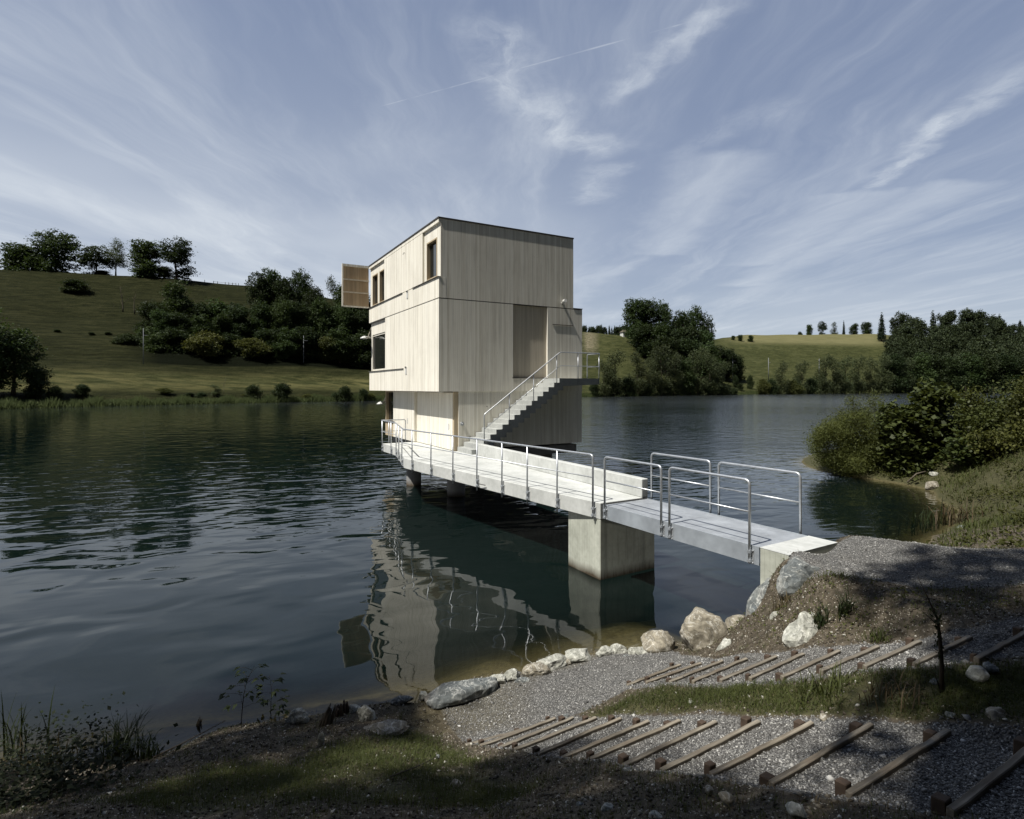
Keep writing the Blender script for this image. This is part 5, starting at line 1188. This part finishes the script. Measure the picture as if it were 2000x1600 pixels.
# ------------------------------------------------------------------ foreground plants
def blades(n, cx_a, cy_a, h, w_, r, spread=0.1, lean=0.6, zf=None, segs=4):
    """arching blades as quad strips; returns verts, faces"""
    bx = cx_a + r.normal(0, spread, n); by = cy_a + r.normal(0, spread, n); ang = r.uniform(0, 6.283, n); ln = h * r.uniform(0.5, 1.15, n); le = lean * r.uniform(0.2, 1.2, n)
    bz = interp_grid(bx, by) if zf is None else np.full(n, zf)
    tw = ang + math.pi / 2; ww = w_ * r.uniform(0.7, 1.2, n)
    rows = []
    for s_ in range(segs + 1):
        t = s_ / segs; d = le * ln * t * t; zz = bz - 0.01 + ln * (t - 0.45 * le * t * t * t)
        wd = ww * (1 - t) ** 0.6 * (0.55 + 0.45 * min(1, t * 4 + .3)) + 0.0004
        x = bx + np.cos(ang) * d; y = by + np.sin(ang) * d
        rows.append(np.stack([np.stack([x - np.cos(tw) * wd, y - np.sin(tw) * wd, zz], 1), np.stack([x + np.cos(tw) * wd, y + np.sin(tw) * wd, zz], 1)], 1))
    V = np.stack(rows, 1)                                  # n, segs+1, 2, 3
    k = (segs + 1) * 2; base = (np.arange(n) * k)[:, None, None]
    f = np.array([[2 * s_, 2 * s_ + 1, 2 * s_ + 3, 2 * s_ + 2] for s_ in range(segs)])[None] + base
    return V.reshape(-1, 3), f.reshape(-1, 4)
def tuft(label, px, py, n, h, w_, seed, mt='sedge', spread=0.06, lean=0.7, name='sedge_tuft', cat='sedge', base=None):
    b = G(px, py) if base is None else base; r = np.random.default_rng(seed)
    V, f = blades(n, b[0], b[1], h, w_, r, spread, lean); V = V - np.array(b)
    o = link(name, fast_mesh(name, V, f, True), M[mt]); o.location = b; tag(o, label, cat); return o
tuft('dark arching sedge tuft at the left waterline', 238, 1492, 120, 0.52, 0.009, 1, spread=0.09)
tuft('smaller dark sedge tuft right of the arching one', 285, 1478, 60, 0.33, 0.008, 2, spread=0.06)
tuft('tall rush blades in the bottom left corner plants', 30, 1480, 26, 0.75, 0.012, 3, spread=0.10, lean=0.3)
tuft('sedge clump at the top of the earth bank beside the fractured rock', 1648, 1200, 60, 0.30, 0.008, 4, spread=0.04)
tuft('sedge sprig above the jagged pale rock', 1603, 1215, 50, 0.24, 0.008, 5, spread=0.05)
tuft('low green tuft on the bank below the dark sedge clump', 1712, 1246, 60, 0.16, 0.006, 6, 'grass', spread=0.05)
tuft('dry brown grass hanging beside the grey slab', 1530, 1188, 60, 0.22, 0.005, 7, 'drygrass', spread=0.07)
tuft('grass blades standing in the shallow bay', 1812, 1035, 50, 0.9, 0.02, 8, 'sedge', spread=0.35, lean=0.5)
tuft('grass tuft at the muddy edge of the bay', 1868, 1020, 60, 0.8, 0.02, 9, 'drygrass', spread=0.3, lean=0.9)
tuft('long green grass tuft at the upper edge of the grass strip', 1600, 1345, 90, 0.22, 0.006, 10, 'grass', spread=0.12, lean=0.8)
tuft('pale dry grass tuft in the shaded grass strip', 1745, 1372, 50, 0.20, 0.005, 11, 'drygrass', spread=0.10, lean=0.8)
tuft('small weed tuft at the gravel edge near the abutment', 1635, 1130, 50, 0.10, 0.006, 12, 'grass', spread=0.08, lean=0.8)

def seedling(label, px, py, top, seed, leaves=12, lf=0.055, lean=0.1, base=None, mt='sedge', name='seedling'):
    b = Vector(G(px, py)) if base is None else Vector(base); h = (py - top) / F * b.y; r = np.random.default_rng(seed)
    root = empty(name, b); tag(root, label, 'sapling')
    m_ = MB(); pts = []
    for i in range(7):
        t = i / 6; pts.append(Vector((lean * h * t * t + 0.02 * h * math.sin(t * 5 + seed), 0.02 * h * math.sin(t * 4), h * t)))
    m_.tube(pts, [0.006 * (1 - .7 * i / 6) * (h / 0.7) for i in range(7)], 6)
    Vs = []
    for k in range(leaves):
        t = 0.3 + 0.68 * k / leaves; i = min(5, int(t * 6)); p = pts[i].lerp(pts[i + 1], t * 6 - i)
        a = k * 2.4 + r.uniform(-.4, .4); ln = h * (0.30 - 0.16 * t) * r.uniform(.8, 1.2)
        d = Vector((math.cos(a), math.sin(a), 0.35)); e = p + d * ln
        m_.tube([p, p.lerp(e, .5) + Vector((0, 0, .02 * h)), e], [0.0025 * h / .7, 0.002 * h / .7, 0.001], 4)
        for j in range(3):
            q_ = e + Vector((r.normal(0, .02), r.normal(0, .02), r.normal(0, .01))) * (h / .5) * (0 if j == 0 else 1)
            dd = Vector((math.cos(a + (j - 1) * .8), math.sin(a + (j - 1) * .8), -0.25)).normalized(); sdv = dd.cross(Vector((0, 0, 1))).normalized()
            s_ = lf * r.uniform(.7, 1.2)
            Vs += [q_, q_ + dd * s_ * .55 + sdv * s_ * .32 + Vector((0, 0, .012)), q_ + dd * s_ * 1.25 + Vector((0, 0, -.012)), q_ + dd * s_ * .55 - sdv * s_ * .32 + Vector((0, 0, .012))]
    m_.build('stem', M['bark'], root); link('foliage', quads_mesh('foliage', np.array([tuple(v) for v in Vs])), M[mt], root)
    return root
seedling('leafy seedling in front of the lake, left of the pair', 468, 1422, 1300, 1, 13, 0.075, 0.25)
seedling('leafy seedling in front of the lake, right of the pair', 530, 1405, 1318, 4, 10, 0.075, -0.05)
seedling('low leafy weed beside the right seedling', 545, 1408, 1368, 9, 7, 0.06, 0.1)
# dark weeds filling the bottom left corner
def weed(label, cx_w, cy_w, n, h, lf, seed, sp):
    r = np.random.default_rng(seed); bx = cx_w + r.normal(0, sp, n); by = cy_w + r.normal(0, sp, n)
    z0_ = float(interp_grid(np.array([cx_w]), np.array([cy_w]))[0])
    C_ = np.stack([bx, by, z0_ + h * np.abs(r.beta(2, 2, n))], 1); V = leaf_quads(C_, lf, r, 1.2, asp=0.6)
    b = np.array([cx_w, cy_w, z0_]); root = empty('weed', b); tag(root, label, 'weed')
    link('foliage', quads_mesh('foliage', V - b), M['weed'], root)
    for k in range(8):
        i = r.integers(n); MB().tube([(float(bx[i] - cx_w) * .5, float(by[i] - cy_w) * .5, -.05), tuple(C_[i] - b)], [0.005, 0.002], 4).build('stem', M['bark'], root)
q0 = G(60, 1500); weed('dark broad leaved weeds crowding the bottom left waterline', q0[0], q0[1] , 900, 0.34, 0.026, 1, 0.36)
q0 = G(20, 1560); weed('black leafy weeds in the bottom left corner', q0[0], q0[1] - 0.1, 900, 0.26, 0.026, 2, 0.36)
q0 = G(120, 1545); weed('low dark weeds right of the corner weeds', q0[0], q0[1], 1000, 0.25, 0.03, 3, 0.28)
tuft('thin arching grass stems over the corner weeds', 95, 1500, 22, 0.5, 0.006, 41, 'drygrass', spread=0.16, lean=0.8)
# thin dark sapling with a stake at the right
sb_ = Vector(G(1838, 1358)); hS = (1358 - 1130) / F * sb_.y
sm_ = MB(); tp = [Vector((0, 0, -0.05)), Vector((0.006, 0, hS * .25)), Vector((-0.01, 0, hS * .5)), Vector((-0.03, 0, hS * .66)), Vector((-0.10, .02, hS * .85)), Vector((-0.16, .03, hS))]
sm_.tube(tp, [0.017, 0.015, 0.014, 0.008, 0.004, 0.002], 7)
sr_ = empty('young_tree', sb_); tag(sr_, 'thin dark sapling standing in the grass strip at the right', 'sapling')
sm_.build('trunk', M['bark'], sr_)
MB().tube([(0.002, 0, .02), (-0.05, 0, hS * .18), (-.09, 0, hS * .2)], [0.006, 0.004, 0.002], 5).build('twig', M['bark'], sr_); MB().tube([(-0.03, 0, hS * .6), (-.14, .03, hS * .72)], [0.005, 0.001], 5).build('twig', M['bark'], sr_)
cc_ = np.stack([np.linspace(0, -.05, 60) + rng.normal(0, .018, 60), rng.normal(0, .02, 60), np.linspace(hS * .3, hS * .75, 60)], 1)
link('foliage', quads_mesh('foliage', leaf_quads(cc_, 0.022, rng, 0.1, asp=0.35)), M['sedge'], sr_)

# ------------------------------------------------------------------ gravel chips, earth crumbs and grass as stuff
def scatter(n, xr, yr, wfun, r):
    out = []
    tot = 0
    while tot < n:
        x = r.uniform(*xr, 60000); y = yr[0] + (yr[1] - yr[0]) * r.uniform(0, 1, 60000) ** 1.5
        ok = (np.abs(x) < y * 0.98 + 0.4)
        x, y = x[ok], y[ok]
        keep = r.uniform(0, 1, len(x)) < wfun(x, y); out.append(np.stack([x[keep], y[keep]], 1)); tot += keep.sum()
    return np.concatenate(out)[:n]
def grid_val(Gd, x, y):
    ix = np.clip(np.searchsorted(gx, x) - 1, 0, len(gx) - 2); iy = np.clip(np.searchsorted(gy, y) - 1, 0, len(gy) - 2); return Gd[iy, ix]
OCT = np.array([(1, 0, 0), (-1, 0, 0), (0, 1, 0), (0, -1, 0), (0, 0, 1), (0, 0, -1)], float)
OF = np.array([(0, 2, 4), (2, 1, 4), (1, 3, 4), (3, 0, 4), (2, 0, 5), (1, 2, 5), (3, 1, 5), (0, 3, 5)])
def chips(name, pts, smin, smax, r, mt, label, lift=0.25, pw=2.5):
    n = len(pts); z = interp_grid(pts[:, 0], pts[:, 1]); s = smin + (smax - smin) * r.uniform(0, 1, n) ** pw
    J = OCT[None] + r.normal(0, 0.28, (n, 6, 3)); J *= (s[:, None, None] * np.stack([r.uniform(.6, 1.2, n), r.uniform(.6, 1.2, n), r.uniform(.4, .8, n)], 1)[:, None, :])
    a = r.uniform(0, 6.283, n); t_ = r.normal(0, 0.5, n); ca, sa, ct, st_ = np.cos(a), np.sin(a), np.cos(t_), np.sin(t_)
    x = J[..., 0] * ca[:, None] - J[..., 1] * sa[:, None]; y = J[..., 0] * sa[:, None] + J[..., 1] * ca[:, None]; zz = J[..., 2]
    x2 = x * ct[:, None] + zz * st_[:, None]; z2 = -x * st_[:, None] + zz * ct[:, None]
    V = np.stack([x2 + pts[:, 0, None], y + pts[:, 1, None], z2 + (z + s * lift)[:, None]], -1).reshape(-1, 3)
    Fc = (OF[None] + (np.arange(n) * 6)[:, None, None]).reshape(-1, 3)
    o = link(name, fast_mesh(name, V, Fc), mt); tag(o, label, 'gravel', kind='stuff'); return o
def m_chip(name, stops):
    m, nt, bs, _ = mat(name); g = N(nt); geo = g.new('ShaderNodeNewGeometry')
    g.put(bs.inputs['Base Color'], g.ramp(geo.outputs['Random Per Island'], stops)); bs.inputs['Roughness'].default_value = 0.8; bs.inputs['Specular IOR Level'].default_value = 0.25
    return m
M['chip'] = m_chip('gravel_chips', [(0, (0.07, 0.068, 0.064)), (0.45, (0.155, 0.152, 0.143)), (0.85, (0.26, 0.255, 0.24)), (1, (0.52, 0.51, 0.48))])
M['crumb'] = m_chip('earth_crumbs', [(0, (0.028, 0.023, 0.016)), (0.55, (0.08, 0.065, 0.047)), (0.86, (0.18, 0.16, 0.125)), (1, (0.55, 0.53, 0.47))])
r_ = np.random.default_rng(21)
pts = scatter(100000, (-1.5, 8), (2.2, 9.5), lambda x, y: (grid_val(GR, x, y) > 0.55) * np.clip(6.5 / (y + 1.5), 0, 1) ** 1.5, r_)
chips('gravel_chips', pts, 0.004, 0.0125, r_, M['chip'], 'grey angular gravel chips of the beach and the step treads')
pts = scatter(1500, (-1.5, 8), (2.2, 9.5), lambda x, y: (grid_val(GR, x, y) > 0.3) * 1.0, r_)
chips('loose_pebbles', pts, 0.010, 0.030, r_, M['chip'], 'larger loose pebbles lying in the gravel')
pts = scatter(60000, (-5.5, 9), (2.2, 10), lambda x, y: (grid_val(GR, x, y) < 0.5) * (interp_grid(x, y) > -0.03) * (1 - 0.55 * grid_val(GS, x, y)), r_)
chips('earth_crumbs', pts, 0.0035, 0.022, r_, M['crumb'], 'brown crumbs of earth and small pale pebbles on the banks', pw=5)
def grass_patch(name, pts, h, w_, r, mt, label):
    n = len(pts); V, f = blades(n, 0 * pts[:, 0] + pts[:, 0], pts[:, 1], h, w_, r, 0.006, 0.9, segs=2)
    o = link(name, fast_mesh(name, V, f, True), M[mt]); tag(o, label, 'grass', kind='stuff')
def clump_noise(x, y): return np.clip(0.55 + 0.6 * np.sin(x * 3.1 + 1.3 * np.sin(y * 2.3)) * np.sin(y * 4.1 + x * 1.7) + 0.25 * np.sin(x * 11) * np.sin(y * 9), 0.04, 1)
pts = scatter(42000, (-5, 8), (2.2, 9), lambda x, y: (grid_val(GR, x, y) < 0.45) * (interp_grid(x, y) > 0.05) * np.clip(grid_val(GS, x, y) - 0.12, 0, 1) * clump_noise(x, y), r_)
grass_patch('grass', pts, 0.075, 0.0028, r_, 'grass', 'short thin grass on the banks and between the two flights')
pts = scatter(11000, (-5, 8), (2.2, 9), lambda x, y: (grid_val(GR, x, y) < 0.45) * (interp_grid(x, y) > 0.02) * clump_noise(y, x), r_)
grass_patch('dry_grass', pts, 0.06, 0.002, r_, 'drygrass', 'sparse dry straw coloured grass over the earth banks')
n = 5200; x = r_.uniform(3.2, 6.6, n); y = r_.uniform(5.9, 9.0, n); k = (grid_val(GR, x, y) < 0.5) & (r_.uniform(0, 1, n) < clump_noise(x * 1.7 + 2, y * 1.9) ** 2); pts = np.stack([x[k], y[k]], 1)
zc = interp_grid(pts[:, 0], pts[:, 1]); C_ = np.column_stack([pts, zc + r_.uniform(0.005, 0.07, len(pts))])
tag(link('creeping_weeds', quads_mesh('creeping_weeds', leaf_quads(C_, 0.018, r_, 0.8)), M['leaf_olive']), 'small creeping weeds over the earth bank below the gravel path', 'weeds', kind='stuff')
grass_patch('bank_straw', pts[: len(pts) // 2], 0.14, 0.0035, r_, 'drygrass', 'dry straw hanging over the earth bank below the gravel path')
n = 900; x = r_.uniform(10, 24, n); y = r_.uniform(9, 25, n); zc = interp_grid(x, y); k = (zc > 0.15) & (r_.uniform(0, 1, n) < clump_noise(x * .5, y * .4) ** 2); ctr = np.stack([x[k], y[k], zc[k]], 1)
C_ = (ctr[:, None] + r_.normal(size=(len(ctr), 60, 3)) * np.array([.28, .28, .10]) + np.array([0, 0, .12])).reshape(-1, 3)
tag(link('bank_weeds', quads_mesh('bank_weeds', leaf_quads(C_, 0.05, r_, 0.8)), M['leaf_olive']), 'rough leafy weeds on the slope right of the bay', 'weeds', kind='stuff')
n = 60000; x = r_.uniform(9, 26, n); y = r_.uniform(8, 26, n); zc = interp_grid(x, y); k = (zc > 0.1) & (r_.uniform(0, 1, n) < clump_noise(x * .3, y * .3)); pts = np.stack([x[k], y[k]], 1)
grass_patch('bank_grass', pts, 0.26, 0.012, r_, 'grass', 'longer grass on the slope right of the bay')

# ------------------------------------------------------------------ wooded bank behind the viewpoint: it throws the foreground shade
tree_proto('shade', rl_lobes(71, 12, 0.55, 0.9, 0.24, 0.08, 0.14, 0.4, 0.7), 400, 13, 0.012, 0.022, 'leaf_tree', r0=0.012, seed=13, limb_lo=0.4)
def shade_tree(tx, ty, h, wf, lab):           # a tree whose crown throws its shade round the ground point (tx, ty)
    k = 0.72 * h / math.tan(R(59.0)); x, y = tx - k * math.cos(R(34.8)), ty - k * math.sin(R(34.8))
    put_tree('shade', 'bank_tree', Vector((x, y, gz(x, y))), h, wf, lab)
shade_tree(7.2, 6.5, 28, 0.28, 'tall tree behind the viewpoint shading the gravel path')
shade_tree(5.2, 4.4, 20, 0.32, 'tall tree behind the viewpoint shading the upper steps at the right')
shade_tree(0.6, 1.6, 20, 0.30, 'tall tree behind the viewpoint shading the bottom of the bank')
shade_tree(-5.2, 4.9, 20, 0.30, 'tall tree behind the viewpoint shading the left waterline')
shade_tree(-3.4, 2.9, 20, 0.28, 'tall tree behind the viewpoint shading the left bank')
shade_tree(-1.9, 1.9, 18, 0.26, 'slim tree behind the viewpoint left of the bottom shade')
shade_tree(3.1, 3.0, 20, 0.30, 'slim tree behind the viewpoint shading the bottom right steps')
shade_tree(14.0, 9.0, 22, 0.45, 'tree shading the slope beyond the right picture edge')
for i, (x, y, h) in enumerate([(-16, -10, 18), (-8, -13, 17), (0, -14, 18), (8, -13, 18), (16, -10, 19), (24, -6, 18), (-4, -20, 20), (5, -21, 20), (14, -20, 20), (30, 2, 17)]):
    put_tree('thicket', 'wood_edge_tree', Vector((x, y, gz(x, y))), h, 1.3, 'tree of the wood edge on the rising ground behind the viewpoint', group='trees of the wood edge behind the viewpoint')

# ------------------------------------------------------------------ sky, sun, camera
SUN_EL, SUN_AZ = 59.0, 34.8     # light travels towards azimuth 38.5 deg (from +x towards +y)
w = bpy.data.worlds.new('World'); sc.world = w; w.use_nodes = True
nt = w.node_tree; nt.nodes.clear(); g = N(nt)
wo = g.new('ShaderNodeOutputWorld'); bg = g.new('ShaderNodeBackground'); bg.inputs['Strength'].default_value = 0.056
sky = g.new('ShaderNodeTexSky', sky_type='NISHITA'); sky.sun_disc = False
sky.sun_elevation = R(SUN_EL)
sky.sun_rotation = R(90 - (SUN_AZ + 180))     # rotation measured from +y, clockwise
sky.air_density = 1.0; sky.dust_density = 1.0; sky.ozone_density = 2.0; sky.altitude = 500
dirv = g.coord('Generated'); dx, dy, dz = g.xyz(dirv)
dzc = g.math('MAXIMUM', dz, 0.03)
cx_, cy_ = g.math('DIVIDE', dx, dzc), g.math('DIVIDE', dy, dzc)
pv = g.comb(cx_, cy_, 0.0)
warp = g.noise(pv, 0.55, 4, 0.55, 0.0, 1)
wv_ = g.new('ShaderNodeVectorMath', operation='MULTIPLY_ADD'); g.put(wv_.inputs[0], warp); wv_.inputs[1].default_value = (0.9, 0.9, 0); g.put(wv_.inputs[2], pv)
c1_ = g.noise(g.mapping(wv_.outputs[0], (1.7, 0.30, 1), rot=(0, 0, R(-6))), 1.0, 7, 0.62, 0.3)
c2_ = g.noise(g.mapping(wv_.outputs[0], (5.0, 1.0, 1), loc=(3, 7, 0), rot=(0, 0, R(10))), 1.0, 8, 0.7, 0.5)
streak = g.math('MULTIPLY', g.mapr(c1_, 0.40, 0.78, 0, 1, True), g.mapr(c2_, 0.25, 0.7, 0.45, 1.0))
# broad milky veil towards the left horizon
veil = g.mapr(g.noise(pv, 0.35, 3, 0.5, 0.3), 0.35, 0.65, 0, 1, True)
leftw = g.mapr(cx_, -0.9, 1.0, 1.0, 0.28, True)
low_ = g.mapr(dz, 0.10, 0.58, 1.0, 0.10, True)
veil = g.math('MULTIPLY', g.math('MULTIPLY', g.mapr(veil, 0, 1, 0.45, 1.0), leftw), low_)
def seg(ax, ay, bx, by, w0, soft, sc=6.0, lo=0.42, hi=0.62):          # a soft band of cirrus between two points of the cloud sheet
    L = math.hypot(bx - ax, by - ay); ux, uy = (bx - ax) / L, (by - ay) / L
    wx_, wy_, _ = g.xyz(wvs)
    X_ = g.math('SUBTRACT', wx_, ax); Y_ = g.math('SUBTRACT', wy_, ay)
    t = g.math('ADD', g.math('MULTIPLY', X_, ux), g.math('MULTIPLY', Y_, uy))
    d = g.math('ABSOLUTE', g.math('SUBTRACT', g.math('MULTIPLY', X_, uy), g.math('MULTIPLY', Y_, ux)))
    b = g.math('MULTIPLY', g.mapr(d, w0 * 0.1, w0 + soft, 1, 0, True), g.math('MULTIPLY', g.mapr(t, -0.06, 0.08, 0, 1, True), g.mapr(t, L - 0.1, L + 0.06, 1, 0, True)))
    return b
ws = g.new('ShaderNodeVectorMath', operation='MULTIPLY_ADD'); 
wn = g.new('ShaderNodeVectorMath', operation='SUBTRACT'); g.put(wn.inputs[0], g.noise(pv, 2.6, 6, 0.6, 0, 1)); wn.inputs[1].default_value = (0.5, 0.5, 0.5)
g.put(ws.inputs[0], wn.outputs[0]); ws.inputs[1].default_value = (0.34, 0.34, 0); g.put(ws.inputs[2], pv); wvs = ws.outputs[0]
wisp = g.mapr(g.noise(g.mapping(wvs, (6, 4, 1), rot=(0, 0, R(30))), 1.0, 8, 0.68, 0.4), 0.34, 0.68, 0.1, 1.0)
def q(px, py): return ((px - CX) / (HY - py), F / (HY - py))
b1 = seg(*q(950, 20), *q(1010, 210), 0.03, 0.12)
b2 = seg(*q(990, 180), *q(1195, 300), 0.04, 0.16)
b3 = seg(*q(1185, 320), *q(1140, 400), 0.02, 0.13)
b4 = seg(*q(1190, 190), *q(1450, 5), 0.01, 0.075)
b5 = seg(*q(1985, 145), *q(1690, 370), 0.01, 0.10)
b6 = seg(*q(1690, 370), *q(1480, 520), 0.03, 0.45)
b7 = seg(*q(1560, 200), *q(1300, 310), 0.01, 0.12)
b8 = seg(*q(1900, 350), *q(1450, 560), 0.02, 0.35)
b9 = seg(*q(1430, 300), *q(1290, 500), 0.02, 0.35)
bb = b1
for k_, b_ in ((1, b2), (0.8, b3), (1.0, b4), (1.25, b5), (0.4, b7)): bb = g.math('MAXIMUM', bb, g.math('MULTIPLY', b_, k_))
bb = g.math('MULTIPLY', bb, g.math('MULTIPLY', wisp, 0.50))
wvs = pv
c0, c1q = q(725, 213), q(1450, 15)
tr_ = seg(*c0, *c1q, 0.0015, 0.0075)
trl = g.math('MULTIPLY', tr_, g.mapr(g.noise(pv, 9, 3), 0.35, 0.6, 0.16, 0.42))
soft = g.math('MULTIPLY', g.math('MAXIMUM', b6, g.math('MAXIMUM', b8, b9)), g.mapr(c2_, 0.25, 0.75, 0.18, 0.42))
cl = g.math('ADD', g.math('MAXIMUM', g.math('MULTIPLY', streak, 0.46), soft), g.math('MULTIPLY', veil, 0.92))
cl = g.math('MAXIMUM', g.math('ADD', cl, bb), trl, clamp=True)
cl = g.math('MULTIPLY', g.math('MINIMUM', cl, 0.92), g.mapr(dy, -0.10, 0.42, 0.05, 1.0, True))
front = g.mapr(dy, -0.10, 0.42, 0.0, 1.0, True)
skc = g.mix(g.math('MULTIPLY', front, 0.62), g.mix(front, g.mix(1.0, sky.outputs[0], (0.27, 0.29, 0.34), 'MULTIPLY'), sky.outputs[0]), (3.5, 4.35, 6.5))  # sky behind the camera dimmed to cut ambient light on the tower
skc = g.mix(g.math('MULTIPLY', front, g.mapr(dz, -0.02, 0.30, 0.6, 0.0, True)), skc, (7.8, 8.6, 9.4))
cloudc = g.mix(1.0, (9.3, 10.0, 10.8), (1, 1, 1), 'MULTIPLY')
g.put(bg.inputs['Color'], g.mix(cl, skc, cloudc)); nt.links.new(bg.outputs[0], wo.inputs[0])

sd_ = bpy.data.lights.new('sun', 'SUN'); sd_.energy = 5.0; sd_.angle = R(0.55); sd_.color = (1.0, 0.965, 0.90)
so = bpy.data.objects.new('sun', sd_); COL.objects.link(so)
dvv = Vector((math.cos(R(SUN_EL)) * math.cos(R(SUN_AZ)), math.cos(R(SUN_EL)) * math.sin(R(SUN_AZ)), -math.sin(R(SUN_EL))))
so.rotation_euler = dvv.to_track_quat('-Z', 'Y').to_euler(); so.location = (-20, -15, 40)

cd = bpy.data.cameras.new('camera'); cam = bpy.data.objects.new('camera', cd); COL.objects.link(cam)
cam.location = (0, 0, CZ); cam.rotation_euler = (R(90), 0, 0)
cd.sensor_width = 36; cd.lens = 36 * F / 2000; cd.shift_y = (HY - 800) / 2000; cd.clip_end = 4000; cd.clip_start = 0.05
sc.camera = cam
sc.view_settings.view_transform = 'Standard'; sc.view_settings.look = 'None'; sc.view_settings.exposure = 0.45; sc.view_settings.gamma = 1.0
